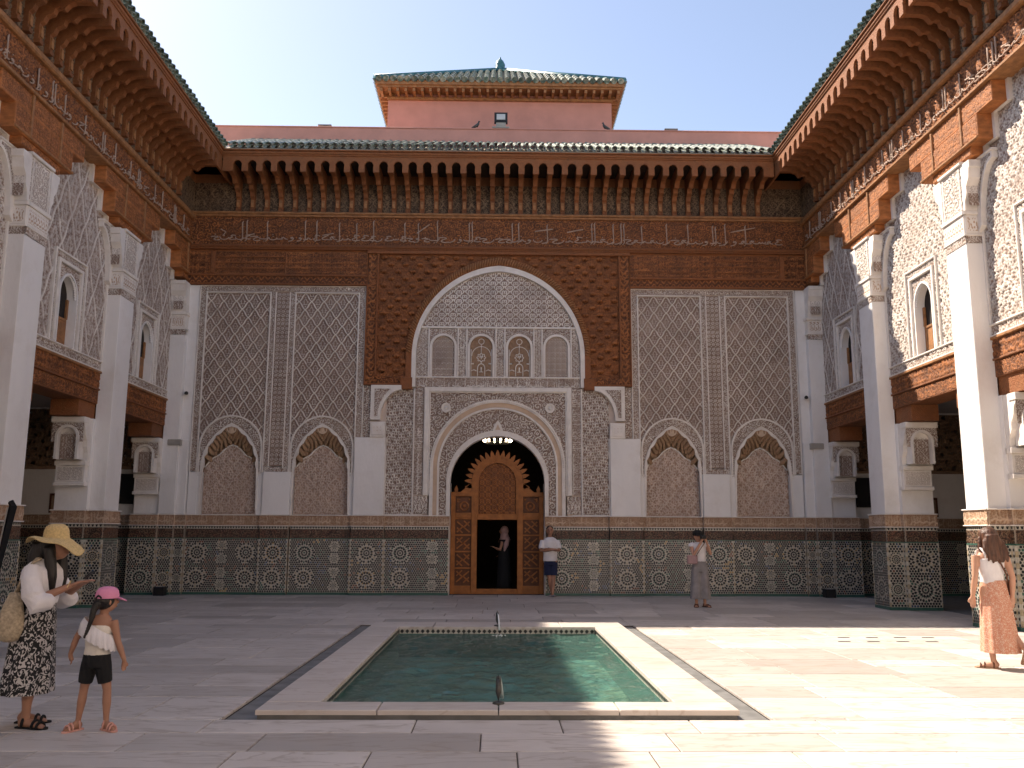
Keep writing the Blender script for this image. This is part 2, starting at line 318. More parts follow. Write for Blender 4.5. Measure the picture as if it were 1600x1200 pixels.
def sebka(p, q, seed=0, rib=0.06, fine=None):
    def f(u, v):
        a = u/p+v/q; b = u/p-v/q; wob = 0.035*np.sin(2*PI*(a-b)*1.0)
        i = np.floor(a+0.5); j = np.floor(b+0.5); da = a-i+wob; db = b-j-wob
        h = np.maximum(ln(da, rib, 0.5), ln(db, rib, 0.5))
        ii = np.floor(a); jj = np.floor(b); ca = a-ii-0.5; cb = b-jj-0.5; x = (ca+cb)/2; y = (ca-cb)/2    # -.5...5 in the diamond
        k = hsh(ii, jj, seed); s = 0.9+0.25*k
        arch = np.hypot(x/s, np.maximum(y-0.02, 0)*0.9)-0.115; arch = np.where(y > -0.17, arch, 9)
        mo = np.maximum(ln(arch, 0.028, 0.5), ln(y+0.18, 0.022, 0.5)*(np.abs(x) < 0.17))
        mo = np.maximum(mo, ln(np.hypot(x, y-0.25)-0.02, 0.03, 0.6)); mo = np.maximum(mo, ln(np.hypot(np.abs(x)-0.2, y+0.02)-0.02, 0.026, 0.6))
        mo = np.maximum(mo, ln(np.hypot(x*1.2, y+0.05), 0.04, 0.6)*(k > 0.4)); mo = np.maximum(mo, ln(np.hypot(x, y+0.3)-0.03, 0.03, 0.6))
        if fine is not None: mo = np.maximum(mo, 0.8*fine(u, v))
        return np.maximum(h, mo*0.68)
    return f
def stars(p):
    def f(u, v):
        x = u/p; y = v/p; x = x-np.floor(x)-0.5; y = y-np.floor(y)-0.5; ax, ay = np.abs(x), np.abs(y)
        o = np.maximum(np.maximum(ax, ay), (ax+ay)*0.72)-0.3
        return np.maximum(np.maximum(ln(o, 0.06), ln(np.hypot(x, y), 0.13)), np.maximum(ln(ax-0.5, 0.06)*(ay > 0.3), ln(ay-0.5, 0.06)*(ax > 0.3)))
    return f
def kufic(p, seed=0, vert=False):
    sc = scroll(p*0.42, seed+5, 1.6)
    def f(u, v):
        if vert: u, v = v, u
        g = sc(u, v)*0.7; i = np.floor(u/(p*0.25)); k = hsh(i, i*0+seed, 1); x = u/(p*0.25)-i-0.5
        st = ln(x+0.12*np.sin(v/p*9+i), 0.2)*(k > 0.45); yy = v/p-np.floor(v/p); bl = ln(yy-0.25-0.06*np.sin(u/p*11), 0.09)*(hsh(np.floor(u/(p*0.5)), seed, 2) > 0.25)
        return np.maximum(g, np.maximum(st*(yy < 0.3+0.68*k), bl))
    return f
def circles(p):
    def f(u, v):
        x = u/p-np.floor(u/p)-0.5; y = v/p-np.floor(v/p)-0.5; r = np.hypot(x, y); x2 = np.abs(x)-0.5; y2 = np.abs(y)-0.5; st = np.abs(x2*y2)**0.5*2.6+np.hypot(x2, y2)*0.9
        return np.maximum(ln(r-0.4, 0.055), np.maximum(np.clip((0.42-st)*6, 0, 1), ln(r-0.12, 0.07)*0.6))
    return f
def bosses(p, q):
    sc = scroll(p*0.5, 11, 1.5)
    def f(u, v):
        b = np.full_like(u, 0.0); pk = np.zeros_like(u)
        for ox, oy in ((0, 0), (0.5, 0.5)):
            x = u/p+ox; y = v/q+oy; x = x-np.floor(x)-0.5; y = y-np.floor(y)-0.5; ax = np.abs(x)
            low = -0.06-0.10*np.cos(ax/0.25*PI*0.5)+0.10*(ax < 0.05)*(1-ax/0.05)
            ins = np.clip((0.25-ax)*14, 0, 1)*np.clip((0.24-ax*0.6-y)*9, 0, 1)*np.clip((y-low)*24, 0, 1); b = np.maximum(b, ins*np.clip(0.5+1.7*(0.2-y), 0, 1))
            pk = np.maximum(pk, np.clip((0.25-ax)*12, 0, 1)*np.clip((low-y)*24, 0, 1)*np.clip((y-low+0.17-ax*0.35)*12, 0, 1))
        return np.maximum(b, (0.38+0.2*sc(u, v))*(1-pk))
    return f
def curls(p, q, w=0.075):
    def f(u, v):
        b = np.zeros_like(u); u = u+0.022*np.sin(v*9.1+1.7*np.sin(u*5.3)); v = v+0.022*np.sin(u*8.3+1.3*np.sin(v*4.1))
        for ox, oy in ((0, 0), (0.5, 0.5)):
            x = u/p+ox; y = v/q+oy; x = x-np.floor(x)-0.5; y = y-np.floor(y)-0.5; ax = np.abs(x)
            b = np.maximum(b, ln(np.hypot(ax-0.17, (y-0.08)*0.9)-0.13, w*0.62, 0.6)*(y > -0.1)); b = np.maximum(b, ln(np.hypot(ax-0.30, (y+0.16))-0.11, w*0.6, 0.6))
            b = np.maximum(b, np.clip((0.075-ax*(1+3*np.abs(y)))*22, 0, 1)*(np.abs(y) < 0.34)); b = np.maximum(b, ln(np.hypot(ax-0.10, y+0.30), w*0.8, 0.6))
        return b
    return f
def zig(p):
    def f(u, v): x = u/p-np.floor(u/p); return ln((np.abs(x-0.5)*2-(v/p*1.4-np.floor(v/p*1.4))), 0.2)
    return f
def mx(*fs): return lambda u, v: np.maximum.reduce([g(u, v) for g in fs])
# ------------------------------------------------------------------ arches
class Arch:      # pointed (h>a) or round (h=a) arch on straight legs
    def __init__(s, c, a, zs, h, z0): s.c, s.a, s.zs, s.h, s.z0 = c, a, zs, h, z0; s.R = (a*a+h*h)/(2*a)
    def half(s, z): 
        d = np.maximum(np.asarray(z, float)-s.zs, 0); return np.where(np.asarray(z) <= s.zs, s.a, np.sqrt(np.maximum(s.R**2-d*d, 0))-(s.R-s.a))
    def inside(s, u, v, e=0.0): return (np.abs(u-s.c) < s.half(v)+e) & (v < s.zs+s.h+e) & (v > s.z0-9)
    def pts(s, n=40):
        t1 = math.acos(max(-1, min(1, (s.R-s.a)/s.R))); L = [(-s.a, s.z0)]
        for i in range(n+1): t = t1*i/n; L.append((-(s.R*math.cos(t)-(s.R-s.a)), s.zs+s.R*math.sin(t)))
        return [(s.c+x, z) for x, z in L]+[(s.c-x, z) for x, z in L[::-1][1:]]
# ------------------------------------------------------------------ ground, floor and pool
g = MB(); g.box(-900, 900, -900, 1800, -1.2, -1.0); g = g.build('ground', 'ground'); g['kind'] = 'structure'
fl = bpy.data.objects.new('courtyard_floor', MB().box(-2.5, -2.1, 8.185, 16.45, -.3, -.052).box(2.1, 2.5, 8.185, 16.45, -.3, -.052).box(-2.1, 2.1, 8.185, 8.3, -.3, -.052).box(-2.1, 2.1, 16.1, 16.45, -.3, -.052).box(-13, -2.5, -3, 25.2, -0.3, -0.012).box(2.5, 13, -3, 25.2, -0.3, -0.012).box(-2.5, 2.5, -3, 8.185, -0.3, -0.012).box(-2.5, 2.5, 16.45, 25.2, -0.3, -0.012).mesh('courtyard_floor', 'joint'))
COL.objects.link(fl); fl['kind'] = 'structure'
def slab(parent, x0, x1, y0, y1, z0, z1, m='marble', name='slab', e=0.0055):
    x0 += e; x1 -= e; y0 += e; y1 -= e
    if x1-x0 < 0.03 or y1-y0 < 0.03: return
    b = MB(); v = [(x0, y0, z0), (x1, y0, z0), (x1, y1, z0), (x0, y1, z0)]; k = 0.006
    t = z1+rnd.uniform(-0.0012, 0.0012)
    v += [(x, y, t-k) for x, y, _ in v[:4]]+[(x0+k, y0+k, t), (x1-k, y0+k, t), (x1-k, y1-k, t), (x0+k, y1-k, t)]
    f = [(8, 9, 10, 11)]
    for i in range(4): j = (i+1) % 4; f += [(i, j, 4+j, 4+i), (4+i, 4+j, 8+j, 8+i)]
    b.add(v, f); return b.build(name, m, parent)
y = 3.4; rows = []
while y < 24.4:
    d = rnd.choice([0.62, 0.9, 1.02, 1.1]); rows.append((y, min(y+d, 24.45))); y += d
CH = 2.42
for a, b in rows:
    spans = [(-9.7, 9.7)]
    if b > 8.185 and a < 16.45:
        if a < 8.185: slabs = [(a, 8.185, [(-9.7, 9.7)]), (8.185, b, [(-9.7, -CH), (CH, 9.7)])]
        elif b > 16.45: slabs = [(a, 16.45, [(-9.7, -CH), (CH, 9.7)]), (16.45, b, [(-9.7, 9.7)])]
        else: slabs = [(a, b, [(-9.7, -CH), (CH, 9.7)])]
    else: slabs = [(a, b, spans)]
    for y0, y1, sp in slabs:
        for s0, s1 in sp:
            x = s0; first = True
            while x < s1-0.05:
                wd = rnd.uniform(0.95, 1.75)*(0.6 if first else 1); first = False
                if s1-x-wd < 0.5: wd = s1-x
                slab(fl, x, x+wd, y0, y1, -0.03, 0.0); x += wd
# pool: channel round a raised rim, lining, water
pool = thing('fountain_pool', (0, 12, 0), 'rectangular marble-rimmed pool set in the courtyard floor with a grey channel round it', 'pool')
PX, PY0, PY1 = 2.13, 8.22, 16.15; IX, IY0, IY1 = 1.62, 8.62, 15.35; RZ = 0.075
for a in ((-CH, -PX, 8.185, 16.45), (PX, CH, 8.185, 16.45), (-PX, PX, PY1, 16.45), (-PX, PX, 8.185, PY0)):
    n = max(1, int(max(a[1]-a[0], a[3]-a[2])/1.5))
    for i in range(n):
        if a[3]-a[2] > a[1]-a[0]: slab(pool, a[0], a[1], a[2]+(a[3]-a[2])*i/n, a[2]+(a[3]-a[2])*(i+1)/n, -0.05, -0.028, 'channel', 'channel_stone')
        else: slab(pool, a[0]+(a[1]-a[0])*i/n, a[0]+(a[1]-a[0])*(i+1)/n, a[2], a[3], -0.05, -0.028, 'channel', 'channel_stone')
for x0, x1 in ((-PX, -IX), (IX, PX)):
    for i in range(5): slab(pool, x0, x1, IY0+(IY1-IY0)*i/5, IY0+(IY1-IY0)*(i+1)/5, 0.03, RZ, 'rim', 'rim_slab')
for y0, y1 in ((PY0, IY0), (IY1, PY1)):
    for i in range(4): slab(pool, -PX+2*PX*i/4, -PX+2*PX*(i+1)/4, y0, y1, 0.03, RZ, 'rim', 'rim_slab')
b = MB()
for x0, x1, y0, y1 in ((-PX+.02, -IX-.03, PY0+.02, PY1-.02), (IX+.03, PX-.02, PY0+.02, PY1-.02), (-IX-.03, IX+.03, PY0+.02, IY0-.03), (-IX-.03, IX+.03, IY1+.03, PY1-.02)): b.box(x0, x1, y0, y1, -0.6, 0.032)
b.build('rim_base', 'channel', pool)
b = MB().box(-IX-.02, IX+.02, IY0-.02, IY1+.02, -0.56, -0.42)
b.build('basin', 'pool', pool)
b = MB()                                                       # black and white diamond border just above the water
for fr_, L in ((frame((0, IY1+.028, 0), (1, 0, 0), (0, -1, 0)), IX), (frame((IX+.028, (IY0+IY1)/2, 0), (0, 1, 0), (-1, 0, 0)), (IY1-IY0)/2), (frame((-IX-.028, (IY0+IY1)/2, 0), (0, 1, 0), (1, 0, 0)), (IY1-IY0)/2), (frame((0, IY0-.028, 0), (1, 0, 0), (0, 1, 0)), IX)):
    c = MB().box(-L, L, -0.5, 0.034, 0, 0.01)
    n = int(2*L/0.085)
    for i in range(n):
        x = -L+(i+0.5)*2*L/n; c.flat([(x-.034, .0), (x, -.038), (x+.034, .0), (x, .034)], 0.014, 1)
    c.box(-L, L, -0.5, -0.042, 0.011, 0.016, 2)
    b.add(fr_(np.concatenate(c.v)), c.f); b.m[-len(c.f):] = c.m
b.build('tile_border', ['zw', 'zk', 'zg'], pool, kind='stuff')
rw = random.Random(5); WV = [(rw.uniform(0, 2*PI), 10**rw.uniform(-0.85, -0.15), rw.uniform(0, 6.28)) for _ in range(26)]
def waves(u, v):
    h = np.zeros_like(u); u2 = u+0.05*np.sin(v*3.1); v2 = v+0.05*np.sin(u*2.7)
    for a, wl, ph in WV: h = h+wl*0.5*np.sin(2*PI*(u2*math.cos(a)+v2*math.sin(a))/wl+ph)
    return np.clip(0.5+h*0.16, 0, 1)
wa = relief('pool_water', None, XYZ, -IX-.01, IX+.01, IY0-.01, IY1+.01, waves, 'water', 0.11, -0.10, 0.026); wa['kind'] = 'structure'
# ------------------------------------------------------------------ tiled dado
def rosette(c, R, k, out, r2):
    def poly(n, r, a0=0): return [(c[0]+r*math.cos(a0+2*PI*i/n), c[1]+r*math.sin(a0+2*PI*i/n)) for i in range(n)]
    def kite(a, ra, rb, w): 
        ca, sa = math.cos(a), math.sin(a); rm = (ra*0.45+rb*0.55)
        return [(c[0]+ra*ca, c[1]+ra*sa), (c[0]+rm*ca-w*sa, c[1]+rm*sa+w*ca), (c[0]+rb*ca, c[1]+rb*sa), (c[0]+rm*ca+w*sa, c[1]+rm*sa-w*ca)]
    oc = r2.choice([4, 6, 6, 6, 3])
    out.append((poly(8, R*0.10), r2.choice([2, 1, 3])))
    for i in range(k):
        a = 2*PI*i/k; out.append((kite(a, R*0.15, R*0.36, R*0.085), 1)); out.append((kite(a+PI/k, R*0.36, R*0.66, R*0.135), 1))
        out.append((kite(a, R*0.46, R*0.74, R*0.06), oc)); out.append((kite(a+PI/k, R*0.72, R*1.02, R*0.12), 1)); out.append((kite(a, R*0.78, R*1.04, R*0.10), oc if i % 2 else 1))
HEX = [(math.cos(PI/3*i+PI/6), math.sin(PI/3*i+PI/6)) for i in range(6)]
def zellige(mb, u0, u1, v0, v1, w, seed, fr_=None):
    r2 = random.Random(seed); L = u1-u0; H = v1-v0; out = []; ros = []
    mb.flat([(u0, v0), (u1, v0), (u1, v1), (u0, v1)], w, 0)
    if L >= 0.42:
        n = max(1, int(round(L/0.72))); alt = n > 1
        for i in range(n):
            cx = u0+L*(i+0.5)/n
            if alt and i % 2 == 1:
                for j in range(4): ros.append((cx, v0+H*(0.125+0.25*j), 0.135, 8))
            else:
                for j in range(2): ros.append((cx, v0+H*(0.27+0.47*j), min(0.265, L*0.46), 12))
    elif L >= 0.2:
        for j in range(2): ros.append((u0+L/2, v0+H*(0.27+0.47*j), L*0.46, 12))
    for cx, cy, R, k in ros: rosette((cx, cy), R, k, out, r2)
    p = 0.06; q = 0.052; nj = int(H/q); ni = int(L/p)
    if ni > 0:
        for j in range(nj):
            vv = v0+(j+0.5)*H/nj
            for i in range(ni):
                uu = u0+(i+0.5+(0.5 if j % 2 else 0))*L/ni
                if uu > u1-0.02: continue
                if any((uu-a)**2+(vv-b)**2 < (R*1.02)**2 for a, b, R, k in ros): continue
                h = hsh(np.float64(round(uu*2.1)), np.float64(round(vv*2.6)), seed); t = r2.random()
                c = 1 if t < 0.86 else (3 if h < 0.35 else (2 if h < 0.6 else (4 if h < 0.7 else 5)))
                s = 0.0282
                out.append(([(uu+s*a, vv+s*b) for a, b in HEX], c))
    for poly, c in out:
        cl = [(min(max(a, u0+.003), u1-.003), min(max(b, v0+.003), v1-.003)) for a, b in poly]
        mb.flat(cl, w+0.004, c)
SEED = [100]
def dado(parent, fr, u0, u1, w=0.0, back=0.25, top=True):
    SEED[0] += 1; sd = SEED[0]
    MB().box(u0, u1, 0, 2.05, w-back, w-0.001).build('dado_core', 'mortar', parent, fr)
    b = MB().bbox(u0-.012, u1+.012, 0, 0.065, w-0.02, w+0.022, 0.008); b.build('green_plinth', 'zg', parent, fr)
    z = MB(); zellige(z, u0, u1, 0.068, 1.44, w+0.006, sd)
    for x in (u0, u1):
        for k in range(14): zz = 0.07+k*0.098; z.box(x-0.012, x+0.012, zz, zz+0.09, w-0.01, w+0.016, 0 if k % 2 else 6)
    z.build('zellige_panel', ['zw', 'zk', 'zb', 'zg', 'zo', 'zr', 'zc'], parent, fr, kind='stuff')
    if u1-u0 > 0.05:
        relief('floral_band', parent, fr, u0, u1, 1.465, 1.70, scroll(0.13, sd, 1.5), 'floral', 0.018, w+0.004, 0.014)
        relief('inscribed_band', parent, fr, u0-.02, u1+.02, 1.79, 2.05, kufic(0.26, sd), 'ochre', 0.02, w+0.02, 0.016)
    b = MB().box(u0-.01, u1+.01, 1.44, 1.465, w-.02, w+.015, 1); b.box(u0, u1, 1.70, 1.77, w-.01, w+.006, 0)
    n = max(1, int((u1-u0)/0.07))
    for i in range(n):
        x = u0+(i+.5)*(u1-u0)/n; b.flat([(x-.03, 1.765), (x-.012, 1.715), (x+.012, 1.715), (x+.03, 1.765)], w+.009, 2)
    b.build('merlon_strip', ['zw', 'zg', 'zk'], parent, fr, kind='stuff')
    MB().bbox(u0-.03, u1+.03, 1.77, 1.79, w-.02, w+.05, .008).bbox(u0-.035, u1+.035, 2.05, 2.075, w-.05, w+.055, .008).build('stucco_ledge', 'frame', parent, fr)
    if top: MB().box(u0-.02, u1+.02, 1.785, 2.052, w-back, w+.019).build('band_core', 'ochre', parent, fr)
# ------------------------------------------------------------------ the prayer hall front
hall = thing('prayer_hall', (0, FY, 0), 'carved stucco and cedar courtyard front with a great pointed arch over a wooden door', 'building')
b = MB()                                                         # masonry behind everything, open at the door
for s in (-1, 1): b.box(min(s*1.3, s*13.5), max(s*1.3, s*13.5), 0, 12.6, -0.8, -0.32)
b.box(-1.3, 1.3, 4.3, 12.6, -0.8, -0.32); b.build('wall', 'plaster', hall, FAC)
def dadoseg(x0, x1, w):
    dado(hall, FAC, x0, x1, w); dado(hall, FAC, -x1, -x0, w)
for x0, x1, w in ((1.29, 2.98, 0.03), (3.0, 3.86, 0.13), (3.9, 5.48, 0.0), (5.52, 6.26, 0.10), (6.3, 8.22, 0.0)): dadoseg(x0, x1, w)
for x0, x1, w in ((8.25, 8.5, 0.08), (8.52, 8.9, 0.16), (8.92, 9.62, 0.24)): dadoseg(x0, x1, w)
def sb(b, x0, x1, z0, z1, w0, w1, e=0.012):      # the same chamfered box left and right of the axis
    b.bbox(x0, x1, z0, z1, w0, w1, e); b.bbox(-x1, -x0, z0, z1, w0, w1, e); return b
def both(fn):
    for s in (1, -1): fn(s)
# pilasters
for x0, x1, z1, w in ((3.03, 3.84, 4.14, 0.12), (5.52, 6.25, 3.2, 0.09), (7.99, 8.24, 3.2, 0.02), (3.66, 3.9, 3.2, 0.02)):
    both(lambda s: MB().bbox(min(s*x0, s*x1), max(s*x0, s*x1), 2.075, z1, -0.3, w, 0.01).build('pilaster', 'plaster', hall, FAC))
both(lambda s: MB().bbox(min(s*8.26, s*9.6), max(s*8.26, s*9.6), 2.075, 4.05, -0.3, 0.12, 0.01).bbox(min(s*8.26, s*8.56), max(s*8.26, s*8.56), 4.05, 8.34, -0.3, 0.04).build('corner_pier', 'plaster', hall, FAC))
def corner(s):
    sx = lambda a, b_: (min(s*a, s*b_), max(s*a, s*b_))
    p = MB().bbox(*sx(8.5, 8.92), 2.076, 6.9, -.2, .22).build('corner_pillar', 'plaster', hall, FAC)
    MB().bbox(*sx(8.48, 8.93), 7.04, 7.08, -.1, .25).bbox(*sx(8.5, 8.92), 7.08, 7.44, -.1, .235).bbox(*sx(8.46, 8.93), 7.44, 7.52, -.1, .28).build('capital_block', 'frame', p, FAC)
    relief('capital_band', p, FAC, *sx(8.5, 8.9), 6.9, 7.04, scroll(0.12, 5, 1.4), 'stucco', .02, .225, .016); relief('capital_panel', p, FAC, *sx(8.56, 8.86), 7.13, 7.39, ogee(0.1, 0.5, 5), 'ochre', .02, .23, .014)
    cp = [(0, 7.52), (0.26, 7.52), (0.28, 7.7), (0.33, 7.82), (0.33, 7.95), (0.41, 8.08), (0.43, 8.25), (0.45, 8.27), (0.45, 8.36), (0, 8.36)]
    MB().prism(cp, -.2, .2).build('capital_console', 'frame', p, frame((s*8.71, FY, 0), (0, -1, 0), (1, 0, 0))); relief('console_carving', p, FAC, *sx(8.57, 8.85), 7.58, 8.02, ogee(0.13, 0.2, 5), 'stucco', .02, .325, .014)
def corner_bracket(s):
    fq = frame((s*9.25, FY-.13, 0), (1, 0, 0), (0, -1, 0)); p = MB().bbox(-.35, .33, 2.58, 2.66, -.02, .16).bbox(-.33, .30, 2.66, 3.02, -.02, .12).bbox(-.35, .33, 3.02, 3.12, -.02, .16).build('bracket_block', 'frame', hall, fq)
    relief('bracket_frieze', p, fq, -.28, .25, 2.70, 2.98, mx(ogee(0.133, 0.5, 5), scroll(0.09, 3, 1.3)), 'stucco', 0.02, 0.115, 0.015)
    pr = [(0, 3.12), (0.10, 3.12), (0.12, 3.3), (0.20, 3.42), (0.21, 3.55), (0.30, 3.68), (0.33, 3.82), (0.40, 3.9), (0.40, 4.05), (0, 4.05)]
    MB().prism(pr, -.34, .34).build('console', 'frame', p, frame((s*9.25, FY-.13, 0), (0, -1, 0), (1, 0, 0)))
    A = Arch(0, .2, 3.62, .2, 3.14); MB().band(A.pts(8), Arch(0, .25, 3.62, .26, 3.14).pts(8), .14, .43).bbox(-.36, .36, 3.93, 4.05, .2, .44).build('console_arch', 'frame', p, fq)
    relief('console_carving', p, fq, -.34, .34, 3.14, 3.92, scroll(0.11, 4, 1.4), 'stucco', 0.02, .40, 0.015, mask=lambda u, v: (v > 3.5) & ~A.inside(u, v, 0.05)); relief('console_carving', p, fq, -.2, .2, 3.14, 3.84, ogee(0.13, 0.16, 5), 'stucco', 0.02, .30, 0.015, mask=lambda u, v: A.inside(u, v))
    MB().bbox(0, .85, 4.06, 4.40, -.30, .30).build('lintel_block', 'woodbeam', hall, frame((s*9.25, FY-.1, 0), (0, -1, 0), (1, 0, 0)))
both(corner); both(corner_bracket)
SEB = sebka(0.345, 0.465, 1, 0.07, None)
CELL = MB().tube([(0, -0.10, 0.0), (0, -0.015, 0.006), (0, 0.022, 0.0), (0, 0.042, -0.02)], [0.034, 0.039, 0.034, 0.010], 10).mesh('muqarnas_cell', 'muqarnas', lambda p: np.stack([p[:, 0], -p[:, 2], p[:, 1]], 1), True)
def stucco_field(c, s):
    arc = Arch(c, 0.85, 3.86, 0.87, 3.2); inn = Arch(c, 0.775, 3.3, 1.22, 2.06); ptop = lambda u: 3.28+.66*np.maximum(0, 1-np.abs(u-c)/0.78)**0.9
    x0, x1 = c-0.87, c+0.87
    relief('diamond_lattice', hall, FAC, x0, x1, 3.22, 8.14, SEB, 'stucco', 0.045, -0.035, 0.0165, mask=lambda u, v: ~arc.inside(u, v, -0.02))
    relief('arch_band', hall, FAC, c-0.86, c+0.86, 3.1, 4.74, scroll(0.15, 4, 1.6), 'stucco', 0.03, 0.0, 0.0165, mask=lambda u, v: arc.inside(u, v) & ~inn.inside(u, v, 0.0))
    A = arc.pts(24); B = Arch(c, 0.81, 3.86, 0.83, 3.2).pts(24); MB().band(A, B, -0.05, 0.05).build('arch_moulding', 'frame', hall, FAC)
    # scalloped inner edge
    P = inn.pts(40); n = len(P); b = MB(); cc = np.array([c, 3.0])
    Q = []
    for i, (x, z) in enumerate(P):
        d = np.array([x, z])-cc; d /= np.linalg.norm(d); k = 0.05+0.045*abs(math.sin(PI*i/(n-1)*9)); Q.append((x-d[0]*k, z-d[1]*k))
    b.band(P, Q, -0.06, 0.035); b.build('scalloped_edge', 'frame', hall, FAC)
    MB().flat([(c-.8, 2.0), (c+.8, 2.0), (c+.8, 4.62), (c-.8, 4.62)], -0.30).build('niche_back', 'muqarnas', hall, FAC)
    zz = lambda u: 0.05*np.abs(np.sin((u-c)*9))
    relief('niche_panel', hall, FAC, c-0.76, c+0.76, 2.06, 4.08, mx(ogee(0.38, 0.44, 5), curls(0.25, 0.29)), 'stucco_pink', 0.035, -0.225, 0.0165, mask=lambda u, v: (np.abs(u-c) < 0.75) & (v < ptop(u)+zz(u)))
    e = []; 
    for i in range(41):
        u = c-0.74+1.48*i/40; e.append((u, float(ptop(u)+zz(u))))
    MB().tube([(a, q, -0.2) for a, q in e], 0.022, 5).build('panel_edge', 'frame', hall, FAC, smooth=True)
    for row, (off, dep, k) in enumerate(((0.07, 0.02, 19), (0.145, 0.06, 18), (0.22, 0.09, 17), (0.295, 0.12, 16), (0.37, 0.15, 13), (0.445, 0.18, 10))):
        for i in range(k):
            u = ((i+0.5)/k*2-1)*(0.73-0.02*row); z = inn.zs+math.sqrt(max(0, inn.R**2-(abs(u)+inn.R-inn.a)**2))-off
            if z > float(ptop(c+u))-0.03: inst('muqarnas_cell', CELL, (c+u, FY+dep, z), hall)
    MB().prism([(c+0.13*math.cos(t*PI/8), 4.36+0.13*math.sin(t*PI/8)) for t in range(16)], -0.05, 0.01).tube([(c, 4.26, 0.01), (c, 4.44, 0.02)], 0.012, 5).build('shell_boss', 'ochre', hall, FAC)
    for q in (-1, 1): MB().box(min(c+q*0.755, c+q*0.90), max(c+q*0.755, c+q*0.90), 2.075, 3.2, -0.3, 0.012).build('niche_jamb', 'plaster', hall, FAC)
for c in (4.73, 7.17):
    both(lambda s: stucco_field(s*c, s))
both(lambda s: relief('star_strip', hall, FAC, min(s*5.77, s*6.13), max(s*5.77, s*6.13), 3.36, 8.16, stars(0.12), 'stucco', 0.03, 0.0, 0.0165))
def borders(s):
    for a, bb in ((3.68, 3.84), (5.62, 5.75), (6.15, 6.28), (8.06, 8.22)):
        relief('carved_border', hall, FAC, min(s*a, s*bb), max(s*a, s*bb), 3.22, 8.17, scroll(0.085, 3, 1.4), 'stucco', 0.025, 0.005, 0.0165)
    relief('carved_border', hall, FAC, min(s*3.68, s*8.22), max(s*3.68, s*8.22), 8.19, 8.33, scroll(0.085, 3, 1.4), 'stucco', 0.025, 0.005, 0.0165)
    relief('carved_base', hall, FAC, min(s*5.62, s*6.28), max(s*5.62, s*6.28), 3.21, 3.34, scroll(0.1, 3, 1.4), 'stucco', 0.025, 0.005, 0.0165)
    b = MB()
    for a, bb, z0, z1 in ((3.655, 3.685, 3.2, 8.34), (3.84, 3.875, 3.2, 8.17), (5.59, 5.62, 3.2, 8.17), (5.745, 5.772, 3.3, 8.17), (6.128, 6.155, 3.3, 8.17), (6.275, 6.31, 3.2, 8.17), (8.035, 8.065, 3.2, 8.17), (8.215, 8.245, 3.2, 8.34), (3.685, 8.215, 8.325, 8.345), (3.875, 5.59, 8.135, 8.165), (6.31, 8.035, 8.135, 8.165)):
        b.bbox(min(s*a, s*bb), max(s*a, s*bb), z0, z1, -0.05, 0.045, 0.008)
    b.build('stucco_frame', 'frame', hall, FAC)
    MB().box(min(s*3.66, s*8.24), max(s*3.66, s*8.24), 4.6, 8.34, -0.3, -0.04).build('stucco_bed', 'stucco_pink', hall, FAC)
both(borders)
# centre: great arch, tympanum, windows, door arch
GA = Arch(0, 2.25, 6.4, 2.40, 5.53); GB = Arch(0, 2.37, 6.4, 2.56, 5.53); GC = Arch(0, 2.53, 6.4, 2.80, 5.53)
MB().box(-3.66, 3.66, 5.4, 8.9, -0.3, -0.05).build('tympanum_bed', 'stucco_pink', hall, FAC)
MB().band(GA.pts(), GB.pts(), -0.06, 0.09).build('arch_ring', 'frame', hall, FAC)
rope = MB().band(Arch(0, 2.37, 6.4, 2.56, 5.53).pts(), GC.pts(), -0.05, 0.10); rope.build('arch_moulding', 'woodbeam', hall, FAC)
P0 = GB.pts(56); P1 = GC.pts(56); bead = MB()
for i in range(2, len(P0)-2):
    a = np.array(P0[i]); d = np.array(P1[min(i+1, len(P1)-1)])-a
    for k in (0, ): bead.tube([(a[0]+d[0]*0.08, a[1]+d[1]*0.08, 0.10), (a[0]+d[0]*0.5, a[1]+d[1]*0.5, 0.125), (a[0]+d[0]*0.92, a[1]+d[1]*0.92, 0.10)], 0.022, 5)
bead.build('rope_beads', 'woodpale', hall, FAC, smooth=True)
relief('tympanum', hall, FAC, -2.2, 2.2, 7.24, 8.82, hearts(0.315, 0.26), 'stucco', 0.035, -0.03, 0.0155, mask=lambda u, v: GA.inside(u, v))
b = MB().bbox(-2.25, 2.25, 7.18, 7.235, -0.05, 0.035, 0.01).bbox(-2.25, 2.25, 5.79, 5.83, -0.05, 0.045, 0.01)
relief('inscribed_band', hall, FAC, -2.24, 2.24, 5.545, 5.79, kufic(0.25, 9), 'stucco', 0.03, 0.0, 0.0155)
